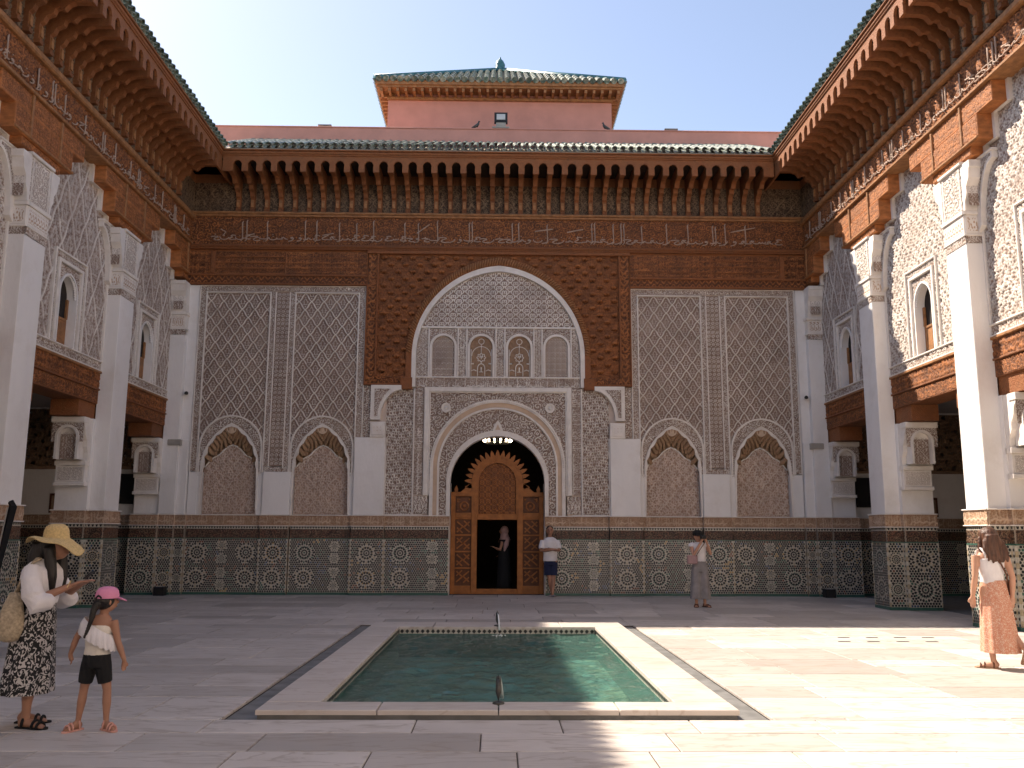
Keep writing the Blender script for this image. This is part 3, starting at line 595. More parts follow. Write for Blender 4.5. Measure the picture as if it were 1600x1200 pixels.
for c in (-1.51, -0.47, 0.575, 1.6):
    a = Arch(c, 0.31, 6.66, 0.31, 5.83); a2 = Arch(c, 0.37, 6.66, 0.37, 5.83)
    if abs(c) > 1: relief('window_screen', hall, FAC, c-.31, c+.31, 5.83, 6.98, circles(0.155), 'stucco', 0.03, -0.045, 0.0155, mask=lambda u, v: a.inside(u, v))
    else:
        MB().prism(Arch(c, .308, 6.66, .308, 5.83).pts(10), -0.06, -0.04).build('window_ground', 'galband', hall, FAC)
        t = MB()
        def pl(pts, r=0.011): t.tube([(c+x, z, -0.03) for x, z in pts], r, 5)
        pl([(0.075*math.cos(i*PI/8), 6.82+0.075*math.sin(i*PI/8)) for i in range(17)]); pl([(0.26*math.cos(i*PI/10), 6.42+0.26*math.sin(i*PI/10)) for i in range(11)])
        pl([(0, 6.74), (0, 6.5)]); pl([(0.105*(1+0.18*math.cos(8*i*PI/32))*math.cos(i*PI/32), 6.37+0.105*(1+0.18*math.cos(8*i*PI/32))*math.sin(i*PI/32)) for i in range(65)])
        pl([(0.04, 6.37), (0.03, 6.43)], 0.014); pl([(-0.04, 6.37), (-0.03, 6.43)], 0.014); pl([(0, 6.33), (0, 6.42)], 0.014)
        pl([(0, 6.27), (0, 6.2)]); pl([(-0.1, 5.86), (-0.1, 6.08)]+[(-0.1*math.cos(i*PI/8), 6.08+0.12*math.sin(i*PI/8)) for i in range(1, 9)]+[(0.1, 5.86)], 0.014)
        pl([(0, 5.98), (0, 6.1)], 0.02); pl([(-0.06, 5.97), (0.06, 5.97)])
        for q in (-1, 1):
            pl([(q*0.28, 5.85), (q*0.28, 6.6)]); pl([(q*0.2, 6.2), (q*0.27, 6.2)], 0.02); pl([(q*0.13, 6.0), (q*0.2, 6.03), (q*0.27, 6.0)], 0.014)
        t.build('window_tracery', 'frame', hall, FAC, smooth=True)
    MB().band(a.pts(14), a2.pts(14), -0.06, 0.04).build('window_arch', 'frame', hall, FAC)
    relief('window_spandrel', hall, FAC, c-.39, c+.39, 6.66, 7.17, scroll(0.12, 5, 1.4), 'stucco', 0.03, -0.01, 0.0155, mask=lambda u, v: ~a2.inside(u, v))
    for q in (-1, 1): b.bbox(c+q*0.40-.02, c+q*0.40+.02, 5.83, 7.18, -0.05, 0.035, 0.008)
for u0, u1 in ((-2.24, -1.93), (-1.09, -0.89), (-0.05, 0.155), (0.995, 1.18), (2.02, 2.24)):
    relief('carved_strip', hall, FAC, u0, u1, 5.83, 7.18, mx(ogee(0.16, 0.16, 5), scroll(0.08, 2, 1.3)), 'stucco', 0.03, -0.02, 0.0155, mask=lambda u, v: GA.inside(u, v))
b.build('tympanum_mouldings', 'frame', hall, FAC)
DA = Arch(0, 1.265, 2.935, 1.265, 0.0); D1 = Arch(0, 1.37, 2.98, 1.37, 2.075); D2 = Arch(0, 1.57, 3.36, 1.57, 2.075); D3 = Arch(0, 1.73, 3.38, 1.73, 2.075); D4 = Arch(0, 1.82, 3.38, 1.82, 2.075)
MB().band(Arch(0, 1.265, 2.935, 1.265, 2.075).pts(), D1.pts(), -0.3, 0.05).build('door_arch', 'frame', hall, FAC)
relief('door_lunette', hall, FAC, -1.58, 1.58, 2.09, 4.95, scroll(0.2, 8, 1.5), 'stucco', 0.035, -0.01, 0.0155, mask=lambda u, v: D2.inside(u, v) & ~D1.inside(u, v))
MB().band(D1.pts(), D2.pts(), -0.3, -0.012).build('lunette_bed', 'stucco_pink', hall, FAC)
MB().band(D2.pts(), Arch(0, 1.62, 3.36, 1.62, 2.075).pts(), -0.1, 0.05).build('arch_fillet', 'frame', hall, FAC)
MB().band(Arch(0, 1.62, 3.37, 1.62, 2.075).pts(), D3.pts(), -0.1, 0.025).build('arch_cavetto', 'ochre', hall, FAC)
MB().band(D3.pts(), D4.pts(), -0.1, 0.07).build('arch_outer_ring', 'frame', hall, FAC)
bead = MB()
for x, z in Arch(0, 1.775, 3.38, 1.775, 2.2).pts(60)[1:-1]: bead.ell((x, z, 0.07), (0.024, 0.024, 0.02), 6, 4)
bead.build('arch_beads', 'frame', hall, FAC, smooth=True)
MB().band([(x, z) for x, z in D4.pts()], [(max(-1.86, min(1.86, x*1.4)), min(5.4, max(2.0, 3.0+(z-3.0)*1.6) if z > 2.2 else z)) for x, z in D4.pts()], -0.3, -0.03).build('spandrel_bed', 'stucco_pink', hall, FAC)
relief('door_spandrel', hall, FAC, -1.83, 1.83, 2.6, 5.38, scroll(0.19, 12, 1.6), 'stucco', 0.035, -0.01, 0.0155, mask=lambda u, v: ~D4.inside(u, v, -0.03))
for s in (-1, 1):
    bo = MB()
    for r0, r1, w in ((0.13, 0.085, 0.06), (0.085, 0.06, 0.03)): bo.band([(s*1.41+r0*math.cos(i*PI/10), 4.97+r0*math.sin(i*PI/10)) for i in range(21)], [(s*1.41+r1*math.cos(i*PI/10), 4.97+r1*math.sin(i*PI/10)) for i in range(21)], -0.02, w)
    bo.ell((s*1.41, 4.97, 0.02), (0.06, 0.06, 0.05), 10, 6); bo.build('spandrel_boss', 'frame', hall, FAC, smooth=False)
t = MB().prism([(-0.14, 4.35), (-0.09, 4.5), (0, 4.64), (0.09, 4.5), (0.14, 4.35)], -0.02, 0.045); t.prism([(-0.07, 4.37), (0, 4.52), (0.07, 4.37)], 0.045, 0.055, 1); t.build('arch_keystone', ['frame', 'ochre'], hall, FAC)
b = MB()
for a, bb in ((1.83, 1.87), (1.87, 2.0)): sb(b, a, bb, 2.6, 5.53, -0.05, 0.05 if a < 1.85 else 0.075)
b.bbox(-1.83, 1.83, 5.38, 5.41, -0.05, 0.05).bbox(-1.87, 1.87, 5.41, 5.53, -0.05, 0.075); b.build('rectangular_frame', 'frame', hall, FAC)
both(lambda s: relief('inscribed_strip', hall, FAC, min(s*2.02, s*2.25), max(s*2.02, s*2.25), 2.62, 5.53, kufic(0.22, 4, True), 'stucco', 0.03, 0.0, 0.0155))
def palm(s):
    cons = lambda u, v: ~((np.abs(u) > 2.64) & (v > 4.6) & (np.hypot((np.abs(u)-2.60), (v-4.60)) > 0.0) & ((np.abs(u)-2.60)/0.42+(v-4.60)/0.95 > 1.0))
    relief('palmette_panel', hall, FAC, min(s*2.30, s*3.02), max(s*2.30, s*3.02), 2.09, 5.5, curls(0.25, 0.31), 'stucco', 0.04, -0.02, 0.0155)
    b = MB(); 
    for a, bb in ((2.255, 2.295), (3.0, 3.03)): b.bbox(min(s*a, s*bb), max(s*a, s*bb), 2.075, 5.5 if a < 3 else 4.14, -0.05, 0.045)
    b.bbox(min(s*2.0, s*3.0), max(s*2.0, s*3.0), 2.075, 2.1, -0.05, 0.04); b.build('strip_frame', 'frame', hall, FAC)
    relief('twin_arch_panel', hall, FAC, min(s*1.86, s*2.24), max(s*1.86, s*2.24), 2.12, 2.58, mx(ogee(0.19, 0.46, 5), scroll(0.1, 3, 1.4)), 'stucco', 0.03, 0.0, 0.0155)
    # console under the wooden arch foot
    q = [(3.44, 4.62), (3.44, 5.56), (2.62, 5.56), (2.62, 5.44)]+[(2.62+0.56*math.sin(i*PI/16), 4.62+0.82*math.cos(i*PI/16)) for i in range(1, 9)]
    MB().prism([(s*x, z) for x, z in q], -0.1, 0.16).build('console', 'frame', hall, FAC)
    relief('console_carving', hall, FAC, min(s*2.8, s*3.34), max(s*2.8, s*3.34), 4.7, 5.46, scroll(0.11, 6, 1.4), 'stucco', 0.025, 0.165, 0.0155, mask=lambda u, v: (np.hypot((np.abs(u)-2.62)/0.56, (v-4.62)/0.82) > 1.12))
    MB().bbox(min(s*3.03, s*3.44), max(s*3.03, s*3.44), 4.14, 4.56, -0.1, 0.15).bbox(min(s*3.08, s*3.4), max(s*3.08, s*3.4), 4.2, 4.5, 0.1, 0.165).build('console_block', 'frame', hall, FAC)
    relief('console_panel', hall, FAC, min(s*3.15, s*3.33), max(s*3.15, s*3.33), 4.26, 4.44, stars(0.09), 'ochre', 0.02, 0.15, 0.015)
    relief('vine_strip', hall, FAC, min(s*3.46, s*3.645), max(s*3.46, s*3.645), 4.16, 5.55, scroll(0.17, 2, 1.6), 'stucco', 0.035, 0.02, 0.0155)
    MB().box(min(s*1.84, s*3.65), max(s*1.84, s*3.65), 2.06, 5.54, -0.3, -0.03).build('stucco_bed', 'stucco_pink', hall, FAC)
both(palm)
# carved cedar round the arch and above
relief('cedar_spandrel', hall, FAC, -3.33, 3.33, 5.80, 9.27, bosses(0.40, 0.40), 'wood', 0.14, -0.02, 0.0175, mask=lambda u, v: ~GC.inside(u, v, -0.03))
b = MB()
b.bbox(-3.66, 3.66, 9.27, 9.36, -0.05, 0.13)
for s in (-1, 1):
    b.bbox(min(s*3.33, s*3.38), max(s*3.33, s*3.38), 5.80, 9.27, -0.05, 0.12); b.bbox(min(s*2.56, s*3.66), max(s*2.56, s*3.66), 5.57, 5.62, -0.05, 0.13)
    b.bbox(min(s*2.34, s*2.66), max(s*2.34, s*2.66), 5.46, 5.78, -0.05, 0.15)
    b.bbox(min(s*3.62, s*3.66), max(s*3.62, s*3.66), 5.57, 8.36, -0.05, 0.12)
b.build('cedar_frame', 'woodbeam', hall, FAC)
both(lambda s: relief('cedar_border', hall, FAC, min(s*3.38, s*3.62), max(s*3.38, s*3.62), 5.62, 9.27, mx(zig(0.24), scroll(0.24, 7, 1.2)), 'wood', 0.03, 0.05, 0.02))
both(lambda s: relief('cedar_border', hall, FAC, min(s*2.6, s*3.38), max(s*2.6, s*3.38), 5.62, 5.80, scroll(0.18, 7, 1.4), 'wood', 0.03, 0.05, 0.02))
def boards(s):
    relief('cedar_panel', hall, FAC, min(s*3.66, s*5.9), max(s*3.66, s*5.9), 8.66, 9.3, kufic(0.14, 3), 'wood', 0.02, 0.07, 0.02)
    relief('cedar_panel', hall, FAC, min(s*5.93, s*7.85), max(s*5.93, s*7.85), 8.66, 9.3, kufic(0.16, 6), 'wood', 0.02, 0.06, 0.02)
    relief('cedar_panel', hall, FAC, min(s*7.98, s*8.6), max(s*7.98, s*8.6), 8.66, 9.3, kufic(0.2, 8), 'wood', 0.02, 0.05, 0.02)
    relief('zigzag_strip', hall, FAC, min(s*3.66, s*8.6), max(s*3.66, s*8.6), 8.40, 8.6, zig(0.18), 'wood', 0.025, 0.06, 0.02)
    MB().bbox(min(s*3.66, s*8.6), max(s*3.66, s*8.6), 8.35, 8.40, -.2, .12).bbox(min(s*3.66, s*8.6), max(s*3.66, s*8.6), 8.60, 8.66, -.2, .11).bbox(min(s*7.85, s*7.98), max(s*7.85, s*7.98), 8.66, 9.3, -.1, .12).bbox(min(s*5.9, s*5.93), max(s*5.9, s*5.93), 8.66, 9.3, -.1, .10).build('cedar_rail', 'woodbeam', hall, FAC)
    for i in range(3): MB().bbox(min(s*3.66, s*7.85), max(s*3.66, s*7.85), 8.80+i*0.17, 8.812+i*0.17, 0, 0.092, 0.003).build('board_joint', 'woodbeam', hall, FAC)
both(boards)
MB().box(-8.6, 8.6, 9.3, 10.45, -0.3, 0.05).box(-8.6, -3.64, 8.36, 9.3, -0.3, 0.05).box(3.64, 8.6, 8.36, 9.3, -0.3, 0.05).build('cedar_bed', 'woodbeam', hall, FAC)
MB().bbox(-8.62, 8.62, 9.36, 9.40, -.1, .14).bbox(-8.62, 8.62, 9.40, 9.50, -.1, .17, .03).build('lower_moulding', 'woodbeam', hall, FAC)
relief('inscription_frieze', hall, FAC, -8.6, 8.6, 9.5, 10.3, scroll(0.2, 21, 1.7), 'wood', 0.03, 0.10, 0.02)
MB().bbox(-8.62, 8.62, 10.3, 10.36, -.1, .17).bbox(-8.62, 8.62, 10.36, 10.43, -.1, .22, .02).build('upper_moulding', 'woodpale', hall, FAC)
# the inscription: tall strokes where the photograph shows them, joined letters along the base line
GL = {  # letters as strokes in a unit box, written right to left
 'ain': [[(.95, .62), (.6, .75), (.35, .55), (.7, .42), (.3, .22), (.2, .02), (.6, -.08), (1, 0)]], 'nun': [[(1, .3), (.9, .05), (.5, -.08), (.12, .05), (.05, .4)], [(.5, .5), (.55, .56)]],
 'sin': [[(1, .35), (.92, .1), (.75, .1), (.7, .35), (.62, .1), (.45, .1), (.4, .35), (.3, .05), (0, .05)]], 'waw': [[(.7, .2), (.5, .42), (.3, .25), (.6, .15), (.68, .2), (.55, -.15), (.1, -.28)]],
 'ra': [[(.8, .35), (.7, .05), (.3, -.2), (0, -.22)]], 'mim': [[(1, .05), (.75, .1), (.6, .35), (.4, .2), (.6, .06), (0, .05)]], 'ha': [[(1, .05), (.7, .1), (.4, .5), (.25, .2), (.6, .05), (0, .05)], [(.75, .42), (.4, .5)]],
 'kaf': [[(1, .06), (.3, .06), (.25, .3), (.95, .75)], [(.3, .7), (1.5, 1.05)]], 'ba': [[(1, .35), (.95, .06), (.1, .06), (0, .3)], [(.5, -.2), (.55, -.26)]], 'jim': [[(.0, .4), (.5, .52), (1, .4), (.5, .2), (.3, -.05), (.7, -.22), (1.1, -.12)]]}
def write(name, fr, w, talls, u0, u1, z0, hgt, seed, m='script'):
    r2 = random.Random(seed); b = MB()
    for x in talls:
        k = r2.uniform(0.86, 1.0)*hgt
        b.tube([(x+0.012, z0+k, w), (x-0.012, z0+k*0.93, w), (x, z0+k*0.5, w), (x+0.006, z0+0.10, w), (x-0.05, z0+0.045, w)], [0.012, 0.02, 0.016, 0.016, 0.012], 5)
    u = u1; names = list(GL)
    while u > u0+0.12:
        g = r2.choice(names) if u < u1-0.05 else 'ain'; s = r2.uniform(0.20, 0.30)
        for st in GL[g]:
            pts = np.array([(u-s+s*x, z0+0.10+s*0.62*y*1.15) for x, y in st]); t = np.linspace(0, len(pts)-1, len(pts)*3)
            px = np.interp(t, range(len(pts)), pts[:, 0]); pz = np.interp(t, range(len(pts)), pts[:, 1])
            for _ in range(2): px[1:-1] = (px[:-2]+2*px[1:-1]+px[2:])/4; pz[1:-1] = (pz[:-2]+2*pz[1:-1]+pz[2:])/4
            b.tube([(a, c, w) for a, c in zip(px, pz)], 0.0155, 5)
        if r2.random() < 0.5: b.ell((u-s*0.5, z0+0.10+s*r2.uniform(0.5, 0.62), w), (0.016, 0.016, 0.012), 6, 4)
        u -= s*r2.uniform(0.82, 1.0)
    return b, name, m, fr
def put(args, parent): b, name, m, fr = args; o = b.build(name, m, parent, fr, smooth=True, kind='stuff'); return o
TX = [-7.14, -7.02, -6.45, -5.4, -5.08, -4.45, -3.97, -3.5, -2.63, -2.25, -1.72, -0.83, -0.75, 0.37, 0.55, 1.35, 2.6, 2.68, 3.2, 3.42, 3.5, 4.0, 4.7, 5.3, 6.0, 6.08, 6.35, 6.92]
put(write('inscription', FAC, 0.128, TX, -7.9, 7.95, 9.54, 0.70, 3), hall)
o = MB().tube([(6.5, 9.98, .13), (6.75, 10.03, .13), (7.2, 10.12, .13)], [0.014, 0.02, 0.012], 5).tube([(1.0, 9.95, .13), (1.5, 10.02, .13)], 0.018, 5).tube([(1.9, 9.93, .13), (2.35, 10.02, .13)], 0.018, 5).tube([(-2.3, 9.86, .13), (-1.95, 10.12, .13)], 0.016, 5).tube([(-7.75, 9.93, .13), (-7.6, 9.85, .13), (-7.68, 9.74, .13)], 0.016, 5).build('letter_strokes', 'script', hall, FAC, kind='stuff')
# ------------------------------------------------------------------ eaves: corbels, scalloped fascia, roof tiles
OV = 1.10                                                        # overhang beyond the frieze face
prof = [(0, 10.43), (0.13, 10.43), (0.13, 10.50), (0.10, 10.52), (0.10, 10.82), (0.16, 10.86), (0.20, 10.96), (0.33, 11.02), (0.36, 11.12), (0.44, 11.14), (0.46, 11.10), (0.52, 11.10), (0.60, 11.20), (0.70, 11.24), (0.98, 11.24), (1.02, 11.30), (1.02, 11.56), (0, 11.56)]
cm = MB().prism(prof, -0.062, 0.062)
cm.box(0.02, 0.135, 10.56, 10.76, -0.04, 0.04, 1)
cm.tube([(0.33, 11.14, 0), (0.42, 11.185, 0), (0.5, 11.16, 0)], 0.03, 6, 2)
CORB = cm.mesh('corbel', ['woodbeam', 'woodpale', 'woodgrey'], lambda p: np.stack([p[:, 2], -p[:, 0], p[:, 1]-10.43], 1))
def scallop(c, hw):
    P = []
    for i in range(13):
        t = PI*i/12; k = 1+0.11*abs(math.sin(5*t))*1.0-0.05; P.append((c-hw*math.cos(t)*k, 11.40+0.155*math.sin(t)*k))
    return P
def fascia(pos, u0, u1, w0, w1):
    b = MB()
    for i in range(len(pos)-1):
        a, c = pos[i], pos[i+1]; m_ = (a+c)/2; P = scallop(m_, (c-a)/2-0.075)
        b.prism([(a, 11.24), (a, 11.68), (c, 11.68), (c, 11.24), (P[-1][0], 11.24)]+P[::-1]+[(P[0][0], 11.24)], w0, w1)
    b.box(u0, pos[0], 11.24, 11.68, w0, w1); b.box(pos[-1], u1, 11.24, 11.68, w0, w1)
    b.bbox(u0, u1, 11.68, 11.72, w0-.02, w1+.03, .01).bbox(u0, u1, 11.72, 11.80, w0-.02, w1+.055, .02).bbox(u0, u1, 11.80, 11.84, w0-.02, w1+.09, .01)
    return b
def tile_mesh(name, r0, r1, L, mname, flip=False):
    b = MB(); n = 7
    def ring(r, y, dz, th): return [(r*math.cos(PI*i/(n-1)), y, (r*math.sin(PI*i/(n-1)))*(-1 if flip else 1)+dz) for i in range(n)]
    A = ring(r0, 0, 0, 0); B = ring(r1, L, 0.012, 0); C_ = ring(r0-.016, 0, 0, 0); D = ring(r1-.016, L, .012, 0)
    V = A+B+C_+D; F = []
    for i in range(n-1): F += [(i, i+1, n+i+1, n+i), (2*n+i, 3*n+i, 3*n+i+1, 2*n+i+1), (i, 2*n+i, 2*n+i+1, i+1)]
    F += [(0, n, 3*n, 2*n), (n-1, 3*n-1, 4*n-1, 2*n-1)]
    return b.add(V, F).mesh(name, mname, smooth=False)
COVER = tile_mesh('roof_tile', 0.082, 0.07, 0.46, 'rooftile'); PAN = tile_mesh('pan_tile', 0.075, 0.07, 0.62, 'rooftile', True)
SLOPE = math.radians(26.5)
def eave(parent, fr, w_face, u0, u1, cu0, cu1, pitch, place, rz, tiles, mit):
    n = int(round((cu1-cu0)/pitch)); pos = [cu0+(cu1-cu0)*i/n for i in range(n+1)]
    bed = MB().box(u0, u1, 10.43, 12.2, w_face-.3, w_face-.005).build('eave_bed', 'woodbeam', parent, fr)
    for p in pos: inst('corbel', CORB, place(p, w_face, 10.43), bed, rz)
    fascia(pos, u0+mit, u1-mit, w_face+0.99, w_face+1.05).build('scalloped_fascia', 'wood' if False else 'woodbeam', parent, fr)
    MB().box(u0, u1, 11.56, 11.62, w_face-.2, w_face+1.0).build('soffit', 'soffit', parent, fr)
    relief('ogee_panels', parent, fr, u0, u1, 10.43, 11.3, mx(ogee(pitch, 0.5, 7), scroll(0.12, 5, 1.4)), 'woodgrey', 0.025, w_face, 0.022)
    tu0, tu1, rows_ = tiles; nt_ = int(round((tu1-tu0)/0.224))
    dy, dz = math.cos(SLOPE)*0.40, math.sin(SLOPE)*0.40; rest = MB()
    for i in range(nt_+1):
        u = tu0+(tu1-tu0)*i/nt_
        inst('pan_tile', PAN, place(u+0.112, w_face+1.16, 11.925), parent, rz, SLOPE)
        for k in range(rows_):
            o = inst('roof_tile', COVER, place(u, w_face+1.19-dy*k+rnd.uniform(-.012, .012), 11.93+dz*k), parent, rz+rnd.uniform(-.02, .02), SLOPE)
    return pos
pf = lambda u, w, z: (u, FY-w, z)
eave(hall, FAC, 0.05, -8.62, 8.62, -7.29, 7.29, 0.3945, pf, 0, (-7.36, 7.36, 4), 1.13)
def slope_bed(parent, fr, u0, u1, w, name='roof_bed', mname='mortar'):
    a = math.tan(SLOPE); MB().prism([(0, 0)]*0 or [(u0, 0), (u1, 0), (u1, 1), (u0, 1)], 0, 1) if False else None
    V = [(u0, 11.86, w+1.12), (u1, 11.86, w+1.12), (u1, 11.86+a*2.4, w-1.28), (u0, 11.86+a*2.4, w-1.28)]
    MB().add(V+[(x, y-0.06, z) for x, y, z in V], [(0, 1, 2, 3), (7, 6, 5, 4), (0, 4, 5, 1), (1, 5, 6, 2), (2, 6, 7, 3), (3, 7, 4, 0)]).build(name, mname, parent, fr)
slope_bed(hall, FAC, -7.5, 7.5, 0.05)
rest = MB(); cv = [v.co[:] for v in COVER.vertices]; cf = [p.vertices[:] for p in COVER.polygons]; ca, sa = math.cos(SLOPE), math.sin(SLOPE)
for i in range(66):
    u = -7.36+14.72*i/65
    for k in (4, 5, 6):
        rest.add([(u+x, FY-1.24+y*ca-z*sa+k*0.40*ca, 11.93+y*sa+z*ca+k*0.40*sa) for x, y, z in cv], cf)
rest.build('upper_roof_tiles', 'rooftile', hall, kind='stuff')
MB().box(-13.5, 13.5, 12.0, 13.62, -1.6, -1.25).bbox(-13.5, 13.5, 13.62, 13.66, -1.62, -1.22, .01).build('parapet', 'pink', hall, FAC)
MB().box(-13.5, 13.5, 12.55, 12.6, -12, -1.6).build('roof_deck', 'mortar', hall, FAC)
# the dark prayer hall behind the door
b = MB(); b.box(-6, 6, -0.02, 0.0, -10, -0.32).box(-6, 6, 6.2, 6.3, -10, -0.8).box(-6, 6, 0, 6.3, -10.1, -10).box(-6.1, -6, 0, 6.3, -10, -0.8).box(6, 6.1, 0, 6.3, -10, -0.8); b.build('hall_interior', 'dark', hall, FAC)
b = MB()
for s in (-1, 1): b.box(min(s*1.265, s*1.3), max(s*1.265, s*1.3), 0, 2.95, -0.78, 0.0)
b.build('door_jamb', 'frame', hall, FAC)
for s in (-1, 1):
    sx = lambda a, b_: (min(s*a, s*b_), max(s*a, s*b_))
    dado(hall, FAC, *sx(9.75, 12.95), -0.29, 0.03)
    relief('gallery_frieze', hall, FAC, *sx(9.7, 13.0), 3.35, 4.9, curls(0.33, 0.4), 'galband', .03, -.32, .03); MB().bbox(*sx(9.7, 13.0), 3.27, 3.35, -.4, -.27).build('gallery_rail', 'galband', hall, FAC)
# ------------------------------------------------------------------ wooden door screen
door = thing('door_screen', (0, FY+0.5, 0), 'carved cedar door screen with sunburst arched crest standing in the tall arch', 'door')
DF = frame((0, FY+0.5, 0), (1, 0, 0), (0, -1, 0))
b = MB()
for s in (-1, 1):
    b.bbox(min(s*1.14, s*1.262), max(s*1.14, s*1.262), 0, 2.70, -0.06, 0.03); b.bbox(min(s*0.545, s*0.70), max(s*0.545, s*0.70), 0, 2.9, -0.06, 0.05)
    b.bbox(min(s*0.70, s*1.14), max(s*0.70, s*1.14), 0.0, 0.22, -0.06, 0.02); b.bbox(min(s*0.70, s*1.14), max(s*0.70, s*1.14), 2.02, 2.16, -0.06, 0.03); b.bbox(min(s*0.66, s*1.262), max(s*0.66, s*1.262), 2.6, 2.72, -0.06, 0.05)
b.bbox(-0.545, 0.545, 1.97, 2.13, -0.06, 0.045).bbox(-0.545, 0.545, 0, 0.14, -0.06, 0.03); b.build('door_frame', 'doorwood', door, DF)
IA = Arch(0, 0.51, 2.98, 0.54, 2.13); OA = Arch(0, 0.70, 2.98, 0.75, 2.13)
MB().band(IA.pts(20), OA.pts(20), -0.06, 0.06).band(Arch(0, .58, 2.98, .61, 2.13).pts(20), Arch(0, .63, 2.98, .665, 2.13).pts(20), .05, .08).build('crest_arch', 'doorwood', door, DF)
MB().prism(Arch(0, 0.53, 2.98, 0.56, 2.1).pts(16), -0.05, -0.01).build('lattice_bed', 'doordark', door, DF)
relief('crest_lattice', door, DF, -0.51, 0.51, 2.13, 3.52, mx(stars(0.17), sebka(0.17, 0.17, 2, 0.09)), 'doorwood', 0.03, -0.008, 0.013, mask=lambda u, v: IA.inside(u, v))
for i in range(19):
    t = math.radians(-8+196*i/18); ca, sa = math.cos(t), math.sin(t); r0, r1, w = 0.71, 0.90, 0.056
    q = [(-w, r0), (-w*0.95, r0+0.07), (-w*0.35, r1-0.03), (0, r1), (w*0.35, r1-0.03), (w*0.95, r0+0.07), (w, r0)]
    P = [(ca*y-sa*x, 2.98+sa*y+ca*x) for x, y in q]; MB().prism(P, -0.04, 0.03).build('crest_ray', 'doorwood', door, DF)
for s in (-1, 1):
    MB().prism([(s*(0.70+0.30*(1-math.sin(i*PI/16))), 2.72+0.26*(1-math.cos(i*PI/16))*0+0.26*math.sin((8-i)*0+i*PI/16)) for i in range(9)]+[(s*0.70, 2.72)], -0.04, 0.03).build('crest_scroll', 'doorwood', door, DF)
    MB().prism([(s*1.08, 2.72), (s*1.07, 2.80), (s*1.12, 2.90), (s*1.17, 2.80), (s*1.16, 2.72)], -0.04, 0.03).build('crest_finial', 'doorwood', door, DF)
    MB().box(min(s*.7, s*1.14), max(s*.7, s*1.14), 0.2, 2.6, -0.06, -0.03).build('side_panel_bed', 'doordark', door, DF)
    relief('square_panel', door, DF, min(s*.74, s*1.10), max(s*.74, s*1.10), 2.2, 2.56, stars(0.36), 'doorwood', 0.03, -0.02, 0.013)
    for k in range(4):
        z0 = 0.26+k*0.44; p = MB().bbox(min(s*.70, s*1.14), max(s*.70, s*1.14), z0+0.40, z0+0.44, -.04, .02, .006)
        c = (s*0.92, z0+0.2)
        for a0, a1 in (((-.17, -.14), (.17, .14)), ((-.17, .02), (-.02, .16)), ((.02, -.16), (.17, -.02)), ((-.17, .14), (.0, -.02)), ((.0, .02), (.17, -.14))):
            if k % 2: a0, a1 = (-a0[0], a0[1]), (-a1[0], a1[1])
            d = np.array(a1)-np.array(a0); d /= np.linalg.norm(d); nn = np.array([-d[1], d[0]])*0.018
            A = np.array(a0)+c; B_ = np.array(a1)+c; p.prism([tuple(A-nn), tuple(B_-nn), tuple(B_+nn), tuple(A+nn)], -.035, .012+0.001*(a0[0] > 0))
        p.build('strapwork_panel', 'doorwood', door, DF)
